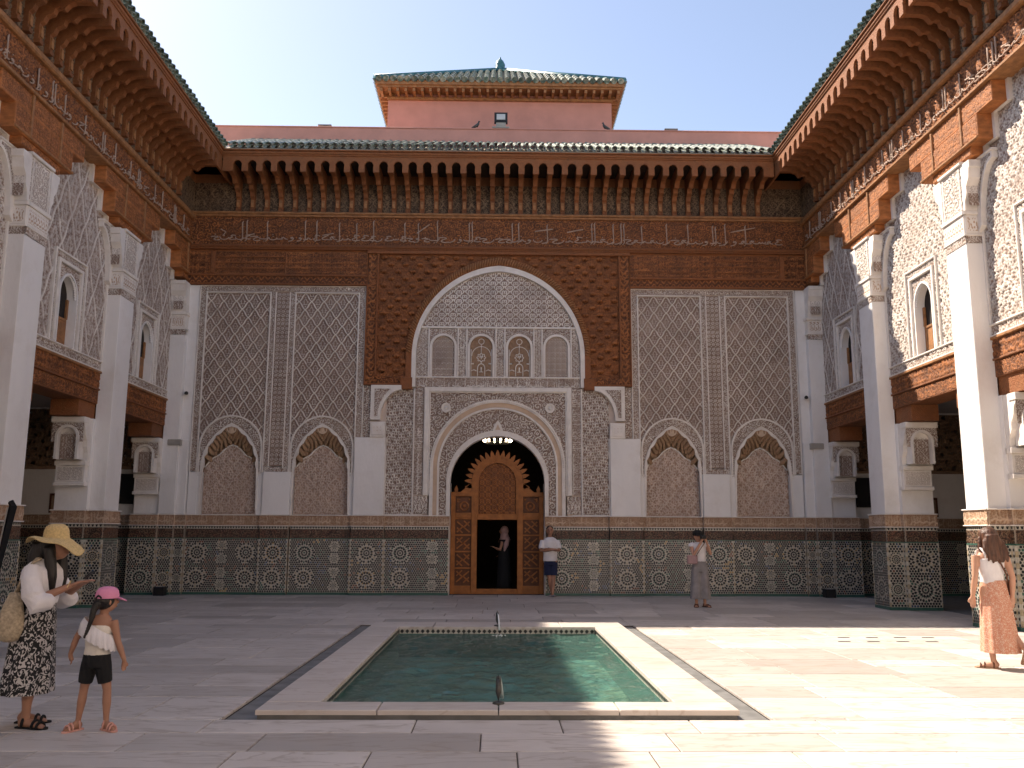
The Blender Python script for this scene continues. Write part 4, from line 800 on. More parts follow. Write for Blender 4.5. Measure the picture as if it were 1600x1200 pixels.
# ------------------------------------------------------------------ the two arcade wings
PC = (11.83, 16.03, 20.23)
def wing(side):
    fr = RW if side > 0 else LW; X = lambda x: side*x
    nm = 'sunlit arcade wing with white pillars, carved stucco and a deep cedar eave' if side > 0 else 'shaded arcade wing with white pillars, diamond-ribbed stucco and a dark cedar eave'
    wg = thing('arcade_wing', (side*RX, 16, 0), nm, 'building', None)
    YN, YF = 9.3, 24.4                                            # near and far end
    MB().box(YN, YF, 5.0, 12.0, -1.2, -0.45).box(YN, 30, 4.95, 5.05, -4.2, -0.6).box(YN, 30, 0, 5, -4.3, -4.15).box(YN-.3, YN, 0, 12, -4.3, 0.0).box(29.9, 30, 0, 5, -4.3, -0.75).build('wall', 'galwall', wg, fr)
    MB().box(YN, 30, 0.0, 0.004, -4.15, -0.75).build('gallery_paving', 'channel', wg, fr)
    gb = MB().box(YN, 30, 0, 1.44, -4.15, -4.14, 1).box(YN, 30, 1.44, 2.0, -4.15, -4.13).box(YN, 30, 2.0, 2.06, -4.15, -4.11).box(YN, 30, 3.5, 4.95, -4.15, -4.12); gb.build('gallery_bands', ['galband', 'zk'], wg, fr)
    z = MB(); zellige(z, 14, 29.5, 0.05, 1.42, -4.135, 77); z.build('gallery_tiles', ['zw', 'zk', 'zb', 'zg', 'zo', 'zr', 'zc'], wg, fr, kind='stuff')
    MB().box(YN, 24.4, 5.05, 12.0, -0.45, -0.36).build('upper_core', 'stucco_pink', wg, fr)
    # floor to lintel: piers
    for yc in PC:
        fa = frame((X(0), yc-0.52, 0), (1, 0, 0), (0, -1, 0)); fb = frame((X(0), yc-0.40, 0), (1, 0, 0), (0, -1, 0))
        sx = lambda a, b_: (min(X(a), X(b_)), max(X(a), X(b_)))
        dado(wg, fa, *sx(8.93, 9.62), 0.0, 0.5); dado(wg, fb, *sx(8.56, 8.90), 0.0, 0.38); dado(wg, fr, yc-0.385, yc+0.385, 0.345, 0.3)
        fc = frame((X(0), yc+0.52, 0), (1, 0, 0), (0, 1, 0)); dado(wg, fc, *sx(8.93, 9.62), 0.0, 0.5); dado(wg, fr, yc-0.505, yc-0.405, -0.015, 0.1)
        MB().box(yc-0.5, yc+0.5, 2.07, 4.06, -0.70, -0.0).build('pier', 'plaster', wg, fr)
        MB().bbox(yc-0.375, yc+0.375, 2.07, 6.9, -0.02, 0.33, 0.012).build('pillar', 'plaster', wg, fr)
        # bracket blocks carrying the lintel, on both sides of the pier
        for q in (-1, 1):
            fq = frame((X(9.25), yc+q*0.5, 0), (1, 0, 0), (0, q, 0))
            MB().bbox(-.35, .33, 2.58, 2.66, -.02, .16).bbox(-.33, .30, 2.66, 3.02, -.02, .12).bbox(-.35, .33, 3.02, 3.12, -.02, .16).build('bracket_block', 'frame', wg, fq)
            relief('bracket_frieze', wg, fq, -.28, .25, 2.70, 2.98, mx(ogee(0.133, 0.5, 5), scroll(0.09, 3, 1.3)), 'stucco', 0.02, 0.115, 0.015)
            pr = [(0, 3.12), (0.10, 3.12), (0.12, 3.3), (0.20, 3.42), (0.21, 3.55), (0.30, 3.68), (0.33, 3.82), (0.40, 3.9), (0.40, 4.05), (0, 4.05)]
            fp = frame((X(9.25), yc+q*0.5, 0), (0, q, 0), (1, 0, 0)); MB().prism(pr, -.34, .34).build('console', 'frame', wg, fp)
            A = Arch(0, .2, 3.62, .2, 3.14); MB().band(A.pts(8), Arch(0, .25, 3.62, .26, 3.14).pts(8), .14, .43).bbox(-.36, .36, 3.93, 4.05, .2, .44).build('console_arch', 'frame', wg, fq)
            relief('console_carving', wg, fq, -.34, .34, 3.14, 3.92, scroll(0.11, 4, 1.4), 'stucco', 0.02, .40, 0.015, mask=lambda u, v: (v > 3.5) & ~A.inside(u, v, 0.05))
            relief('console_carving', wg, fq, -.2, .2, 3.14, 3.84, ogee(0.13, 0.16, 5), 'stucco', 0.02, .30, 0.015, mask=lambda u, v: A.inside(u, v))
            MB().bbox(0, .78, 4.06, 4.40, -.30, .30).build('lintel_block', 'woodbeam', wg, frame((X(9.25), yc+q*0.36, 0), (0, q, 0), (1, 0, 0)))
        # capital
        fcap = frame((X(8.735), yc-0.375, 0), (1, 0, 0), (0, -1, 0))
        for f2, h in ((fcap, 0.165), (frame((X(8.57), yc, 0), (0, 1, 0), (-side, 0, 0)), 0.375)):
            MB().bbox(-h-.02, h+.02, 7.04, 7.08, -.03, .03).bbox(-h, h, 7.08, 7.44, -.03, .02).bbox(-h-.03, h+.03, 7.44, 7.52, -.03, .05).build('capital_block', 'frame', wg, f2)
            relief('capital_band', wg, f2, -h, h, 6.9, 7.04, scroll(0.12, 5, 1.4), 'stucco', 0.02, .0, 0.016); relief('capital_panel', wg, f2, -h+.04, h-.04, 7.13, 7.39, ogee(0.1, 0.5, 5), 'ochre', 0.02, .012, 0.014)
        core = MB().box(yc-.37, yc+.37, 6.905, 8.39, -.02, .32).build('capital_core', 'frame', wg, fr)
        relief('capital_carving', core, fr, yc-.34, yc+.34, 7.56, 8.36, mx(scroll(0.17, 3, 1.5), lambda u, v: ln(np.abs(u-yc)-.30, .03)), 'stucco', .025, .318, .017)
        cp = [(0, 7.52), (0.05, 7.52), (0.07, 7.7), (0.14, 7.82), (0.14, 7.95), (0.24, 8.08), (0.27, 8.25), (0.30, 8.27), (0.30, 8.40), (0, 8.40)]
        for q in (-1, 1):
            MB().prism(cp, -.165, .165).build('capital_console', 'frame', wg, frame((X(8.735), yc+q*.375, 0), (0, q, 0), (1, 0, 0)))
            relief('console_carving', wg, frame((X(8.735), yc+q*.375, 0), (1, 0, 0), (0, q, 0)), -.13, .13, 7.58, 8.02, ogee(0.13, 0.2, 5), 'stucco', 0.02, .135, 0.014)
            # side flange on the wall with a quarter arch
            P = [(0.375, 7.1), (0.375, 8.45), (1.02, 8.45), (1.02, 8.30)]+[(1.02-0.5*math.sin(i*PI/16), 8.30-1.1*(1-math.cos(i*PI/16))) for i in range(1, 9)]
            MB().prism([(yc+q*a, c) for a, c in P], -.02, .10).build('capital_flange', 'frame', wg, fr)
            relief('flange_carving', wg, fr, min(yc+q*.40, yc+q*.98), max(yc+q*.40, yc+q*.98), 7.6, 8.4, scroll(0.13, 2, 1.4), 'stucco', .025, .10, .018, mask=lambda u, v: v > 8.34-1.0*(1-np.sqrt(np.maximum(0, 1-((np.abs(u-yc)-1.0)/0.5)**2))))
        MB().bbox(yc-.42, yc+.42, 8.40, 8.46, -.02, .37).bbox(yc-1.05, yc+1.05, 8.43, 8.47, -.02, .13).build('capital_slab', 'frame', wg, fr)
    # stepped cedar corbels above pillars (and half ones at the corner)
    for yc in PC+(24.43,):
        far = yc > 24
        lim = lambda a, b_: (yc+a, min(yc+b_, 24.2)) if far else (yc+a, yc+b_)
        for k, (h, z0, z1, w) in enumerate(((0.72, 8.478, 8.628, 0.30), (1.08, 8.632, 9.10, 0.345), (1.58, 9.104, 9.485, 0.33))):
            a, b_ = lim(-h, h); MB().bbox(a, b_, z0, z1, -.02, w, .012).build('stepped_corbel', 'wood', wg, fr)
            if k: relief('corbel_carving', wg, fr, a+.03, b_-.03, z0+.05, z1-.02, kufic(0.13, 3+k), 'wood', .018, w-.004, .02)
            else: relief('corbel_carving', wg, fr, a+.02, b_-.02, z0, z1-.02, zig(0.15), 'wood', .018, w-.004, .02)
        b = MB(); a, b_ = lim(-1.1, 1.1); b.bbox(a+.025, b_, 8.645, 8.69, 0, .375)
        for q in ((-.55, .55) if not far else (-.55,)): b.bbox(yc+q-.03, yc+q+.03, 8.692, 9.48, 0, .373)
        b.build('corbel_strips', 'woodpale', wg, fr)
        for q in ((-1, 1) if not far else (-1,)):
            e = .09; O = [(.80, 8.36), (.80, 8.62), (1.16, 8.62), (1.16, 9.09), (1.66, 9.09), (1.66, 9.49)]; I = [(.80-e, 8.36), (.80-e, 8.62+e), (1.16-e, 8.62+e), (1.16-e, 9.09+e), (1.66-e, 9.09+e), (1.66-e, 9.49)]
            MB().band([(yc+q*a, z) for a, z in O], [(yc+q*a, z) for a, z in I], -.02, .072).build('stepped_border', 'frame', wg, fr)
    # walls between pillars: lintel, carved stucco, window
    bays = [(PC[0], PC[1]), (PC[1], PC[2]), (PC[2], 24.43), (PC[0]-3.0, PC[0])]
    for bi, (y0, y1) in enumerate(bays):
        a, c = y0+0.376, min(y1-0.376, 24.05); mid = (y0+y1)/2-0.02
        MB().bbox(a-.2, c+.2, 4.40, 4.70, -.60, 0.0).bbox(a, c, 4.70, 4.74, -.60, .04, .01).build('lintel', 'woodbeam', wg, fr)
        MB().bbox(a, c, 5.08, 5.13, -.60, .05, .01).box(a, c, 4.74, 5.08, -.60, -.005).build('lintel_moulding', 'woodpale', wg, fr)
        relief('lintel_carving', wg, fr, a, c, 4.74, 5.08, kufic(0.17, 4), 'wood', .025, 0.0, .022)
        relief('lintel_carving', wg, fr, a+.05, c-.05, 4.43, 4.68, scroll(0.12, 4, 1.4), 'wood', .015, .001, .022)
        ribs = (bi == 2) or (side < 0 and bi == 1)
        W0, W1, Z0, Z1 = mid-.36, mid+.36, 5.36, 6.5; wa_ = Arch(mid, .36, 6.42, .42, 5.36)
        box_ = lambda u, v: (np.abs(u-mid) < 0.70) & (v < 7.25) & (v > 5.36)
        fine = curls(0.22, 0.27, 0.07)
        fn = sebka(0.62, 1.35, 2, 0.045, fine) if ribs else curls(0.21, 0.25, 0.08)
        relief('stucco_wall', wg, fr, a, c, 5.36, 9.5, fn, 'stucco', .035, -.02, .021, mask=lambda u, v: ~box_(u, v))
        relief('stucco_border', wg, fr, a, c, 5.16, 5.33, scroll(0.15, 3, 1.4), 'stucco', .025, .0, .02)
        relief('window_surround', wg, fr, mid-.66, mid+.66, 5.38, 7.21, scroll(0.1, 6, 1.4), 'stucco', .025, -.005, .018, mask=lambda u, v: ((np.abs(u-mid) > .54) | (v > 7.08)) )
        relief('window_spandrel', wg, fr, mid-.47, mid+.47, 5.38, 7.0, scroll(0.12, 8, 1.4), 'stucco', .025, -.02, .018, mask=lambda u, v: ~wa_.inside(u, v, .03))
        b = MB()
        for u0, u1, z0, z1 in ((mid-.70, mid-.66, 5.36, 7.25), (mid+.66, mid+.70, 5.36, 7.25), (mid-.66, mid+.66, 7.21, 7.25), (mid-.54, mid-.47, 5.36, 7.08), (mid+.47, mid+.54, 5.36, 7.08), (mid-.47, mid+.47, 7.01, 7.08), (a, c, 5.33, 5.36), (a, c, 5.13, 5.16)): b.bbox(u0, u1, z0, z1, -.05, .045, .008)
        for u in (a+.02, c-.02): b.bbox(u-.02, u+.02, 5.36, 8.4, -.05, .04, .008)
        b.build('window_frames', 'frame', wg, fr)
        wr_ = None; Pa = wa_.pts(12); Pb = Arch(mid, .40, 6.42, .46, 5.36).pts(12); MB().band(Pa, Pb, -.4, .02).build('window_reveal', 'plaster', wg, fr); wr_ = bpy.data.objects[-1] if False else [o for o in wg.children if o.name.startswith('window_reveal')][-1]
        sc = MB(); 
        for i, (u, v) in enumerate(Pa[1:-1]): sc.ell((u, v, -.03), (.035, .035, .03), 6, 4)
        sc.build('scalloped_edge', 'plaster', wr_, fr)
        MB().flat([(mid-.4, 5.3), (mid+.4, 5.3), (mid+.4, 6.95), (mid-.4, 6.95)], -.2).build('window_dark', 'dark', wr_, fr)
        MB().bbox(mid-.355, mid+.355, 5.365, 5.98, -.19, -.16).bbox(mid-.355, mid-.30, 5.98, 6.4, -.19, -.14).bbox(mid+.30, mid+.355, 5.98, 6.4, -.19, -.14).bbox(mid-.3, mid+.3, 5.92, 5.978, -.18, -.14).bbox(mid-.02, mid+.02, 5.37, 5.92, -.18, -.145).build('shutter', 'woodpale', wr_, fr)
    # cedar frieze, eave and roof
    MB().box(YN, 24.2, 9.5, 10.4, -.3, .31).build('frieze_bed', 'woodbeam', wg, fr)
    relief('inscription_frieze', wg, fr, YN, 24.1, 9.56, 10.2, scroll(0.2, 31, 1.7), 'wood', .035, .33, .022)
    tl = [9.6+i*0.72+rnd.uniform(-.25, .25) for i in range(20)]; tl += [t+.1 for t in tl[::3]]; put(write('inscription', fr, .365, tl, 9.6, 23.8, 9.58, .56, 8+side), wg)
    MB().bbox(YN, 24.2, 9.49, 9.56, -.1, .40, .015).build('lower_moulding', 'woodpale', wg, fr)
    MB().bbox(YN, 24.05, 10.2, 10.35, -.1, .44, .03).build('upper_moulding', 'woodpale', wg, fr)
    pw = (lambda u, w, z: (RX-w, u, z)) if side > 0 else (lambda u, w, z: (-RX+w, u, z))
    eave(wg, fr, 0.33, YN, 24.2, YN+.2, 22.75, 0.3945, pw, -PI/2 if side > 0 else PI/2, (YN+.1, 22.95, 2), 0)
    slope_bed(wg, fr, YN, 24.9, 0.33)
    return wg
WINGS = {s: wing(s) for s in (1, -1)}
# the rest of the court round the viewpoint: the wings run on to the entrance front that closes it
for s, wg in WINGS.items():
    fr = RW if s > 0 else LW
    MB().box(-4.0, 9.0, 5.1, 9.5, -.4, 0).box(-4.0, 9.0, 0, 0.1, -4.2, -.7).build('further_wall', 'frame', wg, fr)
    MB().box(-4.0, 9.0, 9.5, 11.6, -.4, .33).box(-4.0, 9.0, 11.5, 11.9, 0, 1.4).box(-4.0, 9.0, 4.4, 5.1, -.6, 0.0).build('further_eave', 'woodbeam', wg, fr)
    for yc in (7.63, 3.43, -0.77): MB().bbox(yc-.5, yc+.5, 0, 4.4, -.7, 0.0).bbox(yc-.375, yc+.375, 0, 8.45, 0, .33).build('further_pier', 'plaster', wg, fr)
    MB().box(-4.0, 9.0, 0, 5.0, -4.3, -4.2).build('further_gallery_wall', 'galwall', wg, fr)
ent = thing('entrance_wing', (0, -3.6, 0), 'stucco and cedar courtyard front opposite the prayer hall, behind the viewpoint', 'building')
FE = frame((0, -3.6, 0), (1, 0, 0), (0, 1, 0))
MB().box(-13, 13, 2.0, 9.3, -1, 0).build('wall', 'frame', ent, FE); MB().box(-13, 13, 0, 2.0, -1, .02).build('dado', 'ochre', ent, FE); MB().box(-13, 13, 9.3, 11.6, -1, .2).box(-13, 13, 11.5, 11.9, 0, 1.3).build('eave', 'woodbeam', ent, FE)
for x in (-6, -2, 2, 6): MB().bbox(x-.4, x+.4, 0, 8.4, 0, .3).build('pilaster', 'plaster', ent, FE)
# ------------------------------------------------------------------ roof pavilion
pav = thing('roof_pavilion', (0, 27, 12.6), 'pink square roof pavilion with a green tiled hipped roof and finial', 'building')
MB().box(-3.6, 3.6, 27, 34.2, 12.6, 15.55).build('wall', 'pink', pav)
E0, E1, EZ, AZ = 3.95, 26.45, 15.78, 18.35
MB().box(-E0+.05, E0-.05, E1+.05, 34.75, 15.55, 15.62).box(-E0, E0, E1, 34.8, 15.62, EZ-.01).build('eave_board', 'woodpale', pav)
raf = MB().box(-0.04, 0.04, 0, 0.5, 0, 0.11).mesh('rafter', 'woodpale')
for i in range(30): inst('rafter', raf, (-3.77+7.54*i/29, E1+.08, 15.43), pav)
for s in (-1, 1):
    for i in range(12): inst('rafter', raf, (s*(E0-.08), 27.0+i*.26, 15.43), pav, s*PI/2)
MB().bbox(-3.62, 3.62, 15.34, 15.43, 26.9, 26.99).build('wall_plate', 'woodpale', pav, frame((0, 53.9, 0), (1, 0, 0), (0, -1, 0)))
apex = np.array([0, 30.6, AZ]); cs = [np.array(c_, float) for c_ in ((-E0, E1, EZ), (E0, E1, EZ), (E0, 34.8, EZ), (-E0, 34.8, EZ))]
for i in range(4):
    A_, B_ = cs[i], cs[(i+1) % 4]; MB().add([A_, B_, apex], [(0, 1, 2)]).build('roof_slope', 'mortar', pav)
    d = (B_-A_)/np.linalg.norm(B_-A_); up = apex-(A_+B_)/2; Ls = np.linalg.norm(up); up /= Ls; nrm = np.cross(d, up); L = np.linalg.norm(B_-A_); n = 34
    if i == 2: continue
    for k in range(n+1):
        x = (k+.5)/(n+1)*L; h = Ls*(1-abs(2*x/L-1)); b = MB(); m_ = max(1, int(h/0.6))
        for q in range(m_):
            s0 = h*q/m_; s1 = h*(q+1)/m_+0.03; P0_ = A_+d*x+up*(s0-0.06)+nrm*0.03; P1_ = A_+d*x+up*s1+nrm*0.015
            b.tube([P0_, P1_], [0.098, 0.085], 8)
        b.build('tile_row', 'rooftile', pav)
for c_ in cs[:2]: MB().tube([c_+np.array([0, 0, .04]), apex+np.array([0, 0, .06])], 0.11, 8).build('hip_ridge', 'tileturq', pav, smooth=True)
MB().loft([[(r*math.cos(t*PI/6), 30.6+r*math.sin(t*PI/6), z) for t in range(12)] for r, z in ((.2, 18.2), (.22, 18.42), (.17, 18.5), (.19, 18.62), (.13, 18.75), (.05, 18.84), (.02, 18.93))]).build('finial', 'tileturq', pav, smooth=True)
# ------------------------------------------------------------------ small fittings
fl_ = thing('floodlight', (0.03, 25.45, 13.66), 'grey floodlight on a bracket on the pink parapet', 'floodlight')
F0 = frame((0.03, 25.45, 13.66), (1, 0, 0), (0, -1, 0))
MB().bbox(-.26, .26, 0, .05, -.1, .1).bbox(-.15, .15, .05, .2, -.05, .05).build('bracket', 'greybox', fl_, F0)
MB().bbox(-.2, .2, .2, .52, -.08, .06).build('housing', 'black', fl_, F0); MB().bbox(-.13, .13, .28, .46, .05, .075).build('lens', 'glasslamp', fl_, F0)
def pigeon(x, s, label):
    p = thing('pigeon', (x, 25.5, 13.66), label, 'pigeon', 'pigeons on the parapet')
    b = MB().tube([(-.14*s, 0, .06), (-.06*s, 0, .09), (.02*s, 0, .13), (.06*s, 0, .18), (.075*s, 0, .23), (.08*s, 0, .26)], [.012, .04, .055, .04, .026, .022], 8).ell((.085*s, 0, .262), (.03, .026, .026), 8, 5).tube([(.1*s, 0, .26), (.135*s, 0, .25)], [.01, .003], 5)
    b.build('body', 'metal', p, lambda q: q+np.array([x, 25.5, 13.66]), True)
    for k in (-1, 1): MB().tube([(0, .02*k, .08), (0.005*s, .02*k, 0)], .006, 5).build('leg', 'sandalpink', p, lambda q: q+np.array([x, 25.5, 13.66]))
pigeon(-.72, 1, 'dark pigeon on the parapet beside the floodlight'); pigeon(3.22, -1, 'dark pigeon on the parapet below the pavilion corner')
for x, lb in ((-5.28, 'small grey vent cap on the parapet, shaded wing side'), (5.2, 'small grey vent cap on the parapet, sunlit wing side')):
    v = thing('vent_cap', (x, 25.55, 13.66), lb, 'vent'); MB().box(-.06, .06, -.05, .05, 0, .05).build('stem', 'greybox', v, lambda q, x=x: q+np.array([x, 25.55, 13.66])); MB().box(-.2, .2, -.12, .12, .05, .085).build('cap', 'greybox', v, lambda q, x=x: q+np.array([x, 25.55, 13.66]))
for s, lb in ((-1, 'small black security camera on the corner pilaster by the shaded wing'), (1, 'small black security camera on the corner pilaster by the sunlit wing')):
    c = thing('security_camera', (s*8.42, 24.08, 5.3), lb, 'camera'); MB().box(s*8.38, s*8.46, 24.02, 24.12, 5.27, 5.33).build('mount', 'greybox', c)
    MB().tube([(s*8.42, 24.02, 5.3), (s*8.35, 23.86, 5.28)], [.04, .05], 8).build('camera_body', 'black', c)
    c = thing('junction_box', (s*8.6, 23.98, 3.95), ('small grey junction box on the corner pier of the shaded wing' if s < 0 else 'small grey junction box on the corner pier of the sunlit wing'), 'box')
    MB().box(s*8.6-.17, s*8.6+.17, 23.9, 24.03, 3.88, 4.04).build('casing', 'greybox', c); MB().box(s*8.6-.175, s*8.6+.175, 23.893, 23.9, 3.9, 4.02).build('lid', 'greybox', c)
    c = thing('floor_uplight', (s*8.64, 23.7, 0), ('black uplight box on the floor by the shaded corner pier' if s < 0 else 'black uplight box on the floor by the sunlit corner pier'), 'lamp')
    MB().bbox(s*8.64-.13, s*8.64+.13, 0, .22, -.12, .12).build('casing', 'black', c, frame((0, 23.7, 0), (1, 0, 0), (0, -1, 0))); MB().box(s*8.64-.10, s*8.64+.10, 23.63, 23.77, .22, .226).build('glass', 'glasslamp', c)
    c = thing('display_screen', (s*10.0, 24.4, 2.3), ('black display screen on the gallery end wall behind the shaded wing' if s < 0 else 'black display screen on the gallery end wall behind the sunlit wing'), 'screen')
    fs = frame((s*10.0, 24.47, 0), (1, 0, 0), (0, -1, 0)); MB().bbox(-.22, .22, 2.35, 3.15, .02, .07).build('panel', 'black', c, fs); MB().box(-.1, .1, 2.6, 2.9, 0, .02).build('mount', 'black', c, fs)
    c = thing('framed_notice', (s*11.85, 24.4, 2.1), ('narrow brown framed notice on the gallery wall of the shaded arcade' if s < 0 else 'narrow brown framed notice on the gallery wall of the sunlit arcade'), 'notice')
    fs = frame((s*11.85, 24.47, 0), (1, 0, 0), (0, -1, 0)); MB().bbox(-.17, .17, 2.1, 2.62, 0, .03).build('frame', 'leather', c, fs); MB().box(-.11, .11, 2.16, 2.56, .025, .034).build('sheet', 'galband', c, fs)
po = thing('leaning_post', (-8.2, 15.2, 0), 'dark wooden post leaning beside the white pillar behind the woman in the sun hat', 'post')
MB().tube([(-8.42, 15.2, 0), (-8.13, 15.3, 2.02), (-8.185, 15.31, 2.1)], [(.07, .05), (.07, .05), (.05, .04)], 4).build('shaft', 'blackcloth', po); MB().tube([(-8.36, 15.14, .2), (-8.185, 15.24, 2.0)], .012, 5).build('edge_strip', 'greybox', po)
ch = thing('chandelier', (0, 30, 4.5), 'ring chandelier with lit bulbs hanging in the dark hall behind the door arch', 'chandelier')
MB().tube([(.42*math.cos(i*PI/12), 30+.42*math.sin(i*PI/12), 4.6) for i in range(25)], .02, 6).tube([(0, 30, 4.6), (0, 30, 6.2)], .015, 5).tube([(-.42, 30, 4.6), (.42, 30, 4.6)], .015, 5).tube([(0, 29.58, 4.6), (0, 30.42, 4.6)], .015, 5).build('ring', 'metal', ch)
for i in range(14): t = 2*PI*i/14; MB().ell((.46*math.cos(t), 30+.46*math.sin(t), 4.68), (.032, .032, .04), 8, 6).build('bulb', 'bulb', ch, smooth=True)
def spout(y, s, label):
    sp = thing('fountain_spout', (0, y, RZ), label, 'fountain')
    MB().tube([(0, y, RZ-.01), (0, y, RZ+.02)], [.06, .05], 10).tube([(0, y, RZ+.02), (0, y, RZ+.1), (0, y+s*.01, RZ+.16), (0, y+s*.05, RZ+.215), (0, y+s*.09, RZ+.20)], [.026, .028, .026, .024, .02], 8).tube([(0, y, RZ+.215), (0, y, RZ+.25)], [.012, .006], 6).build('pipe', 'metal', sp, smooth=True)
    pts = [(.02*k*.3, y+s*(.09+.055*k), RZ+.20+.02*k-.0095*k*k) for k in range(7)]
    MB().tube(pts, [.008, .009, .01, .011, .013, .015, .018], 6).build('water_jet', 'jet', sp, smooth=True)
    b = MB()
    for k in range(16): t = 2*PI*k/16; r = rnd.uniform(.03, .16); b.ell((pts[-1][0]+r*math.cos(t), pts[-1][1]+r*math.sin(t), -.042+rnd.uniform(0, .02)), (.014, .014, .008), 6, 4)
    b.build('splash', 'jet', sp, smooth=True, kind='stuff')
spout(IY0-.1, 1, 'dark metal fountain spout on the rim edge of the pool next to the sun-lit paving'); spout(IY1+.12, -1, 'dark metal fountain spout on the pool rim facing the wooden door')
sp0 = [o for o in COL.objects if o.name.startswith('fountain_spout')]
sp0[0]['label'] = 'fountain spout on the pool rim farthest from the door'; sp0[1]['label'] = 'fountain spout on the pool rim nearest the wooden door'
dr = thing('floor_drain', (5.8, 14.2, 0), 'row of narrow slotted drain openings in the sunlit marble paving', 'drain')
for i in range(4):
    for j in range(2): MB().box(5.2+i*.45+.2*j, 5.38+i*.45+.2*j, 14.0+j*.55, 14.06+j*.55, .0005, .0045).build('slot', 'black', dr)
# ------------------------------------------------------------------ people
def remesh(name, mb, m, parent, loc, vox=0.012, smooth=4, rz=0):
    me = mb.mesh(name, m); o = bpy.data.objects.new(name+'_tmp', me); COL.objects.link(o)
    r = o.modifiers.new('r', 'REMESH'); r.mode = 'VOXEL'; r.voxel_size = vox; r.use_smooth_shade = True
    sm = o.modifiers.new('s', 'SMOOTH'); sm.iterations = smooth; sm.factor = 0.5
    dg = bpy.context.evaluated_depsgraph_get(); me2 = bpy.data.meshes.new_from_object(o.evaluated_get(dg)); bpy.data.objects.remove(o)
    c, s = math.cos(rz), math.sin(rz); me2.transform(Matrix.Translation(Vector(loc)) @ Matrix.Rotation(rz, 4, 'Z'))
    me2.name = name; o = bpy.data.objects.new(name, me2); link(o, parent); me2.polygons.foreach_set('use_smooth', [True]*len(me2.polygons))
    if not me2.materials: me2.materials.append(M[m])
    return o
def T_(loc, rz=0):
    c, s = math.cos(rz), math.sin(rz); l = np.array(loc, float)
    return lambda p: np.stack([p[:, 0]*c-p[:, 1]*s, p[:, 0]*s+p[:, 1]*c, p[:, 2]], 1)+l
def ring(cx, cy, z, rx, ry, n=28, folds=0, amp=0.0, ph=0.0):
    return [((cx+(rx*(1+amp*math.cos(folds*2*PI*i/n+ph)))*math.cos(2*PI*i/n)), cy+(ry*(1+amp*math.cos(folds*2*PI*i/n+ph)))*math.sin(2*PI*i/n), z) for i in range(n)]
def garment(name, rings, m, parent, fr, cap=False, smooth=True):
    return MB().loft(rings, cap=cap).build(name, m, parent, fr, smooth)
def hand(mb, w, d, s=1.0, curl=0.5, side=1):
    """palm and five fingers from the wrist w along direction d (all in body space)"""
    w = np.array(w, float); d = np.array(d, float); d /= np.linalg.norm(d); a = np.cross(d, [0, 0, 1.0]); a = a/np.linalg.norm(a) if np.linalg.norm(a) > .1 else np.array([1.0, 0, 0]); n = np.cross(a, d)
    mb.tube([w-d*.02*s, w+d*.03*s, w+d*.085*s], [(.024*s, .02*s), (.038*s, .018*s), (.036*s, .015*s)], 10)
    for k, (o, L) in enumerate(((-.028, .062), (-.010, .074), (.009, .07), (.027, .054))):
        b0 = w+d*.08*s+a*o*s; p1 = b0+d*L*.5*s-n*.008*curl*s; p2 = p1+(d*(1-curl*.75)-n*curl)*L*.5*s; mb.tube([b0-d*.02*s, p1, p2], [.0105*s, .0095*s, .008*s], 7)
    t0 = w+d*.02*s-a*side*.03*s; mb.tube([t0, t0+d*.03*s-a*side*.022*s, t0+d*.062*s-a*side*.024*s], [.012*s, .011*s, .009*s], 7)
def head(mb, c, r=0.105, face=(0, -1)):
    c = np.array(c, float); f = np.array([face[0], face[1], 0.0]); f /= np.linalg.norm(f); sd = np.array([-f[1], f[0], 0])
    mb.ell(c, (r*.80, r*.80, r*1.08), 18, 14); mb.ell(c+f*r*.25+np.array([0, 0, -r*.25]), (r*.66, r*.66, r*.78), 16, 12)
    mb.tube([c+f*r*.86+np.array([0, 0, r*.15]), c+f*r*1.06+np.array([0, 0, -r*.18]), c+f*r*.86+np.array([0, 0, -r*.28])], [.009, .016, .012], 7)
    mb.tube([c+f*r*.86+sd*r*.2+np.array([0, 0, -r*.55]), c+f*r*.92+np.array([0, 0, -r*.54]), c+f*r*.86-sd*r*.2+np.array([0, 0, -r*.55])], [.006, .010, .006], 6)
    for q in (-1, 1): mb.ell(c+sd*q*r*.80+np.array([0, 0, -r*.05]), (.016, .016, .03), 8, 6)
def eyes(parent, fr, c, face, r=0.105):
    c = np.array(c, float); f = np.array([face[0], face[1], 0.0]); f /= np.linalg.norm(f); sd = np.array([-f[1], f[0], 0]); b = MB()
    for q in (-1, 1): b.ell(c+f*r*.80+sd*q*r*.34+np.array([0, 0, r*.06]), (.013, .013, .008), 8, 6); b.tube([c+f*r*.80+sd*q*r*.18+np.array([0, 0, r*.26]), c+f*r*.72+sd*q*r*.52+np.array([0, 0, r*.25])], .006, 5)
    b.build('eyes', 'hairblack', parent, fr, True)
def leg(mb, hip, knee, ank, s=1.0):
    hip, knee, ank = map(np.array, (hip, knee, ank)); mb.tube([hip, hip*.5+knee*.5, knee, knee*.62+ank*.38, knee*.25+ank*.75, ank], [.085*s, .072*s, .052*s, .054*s, .038*s, .033*s], 12)
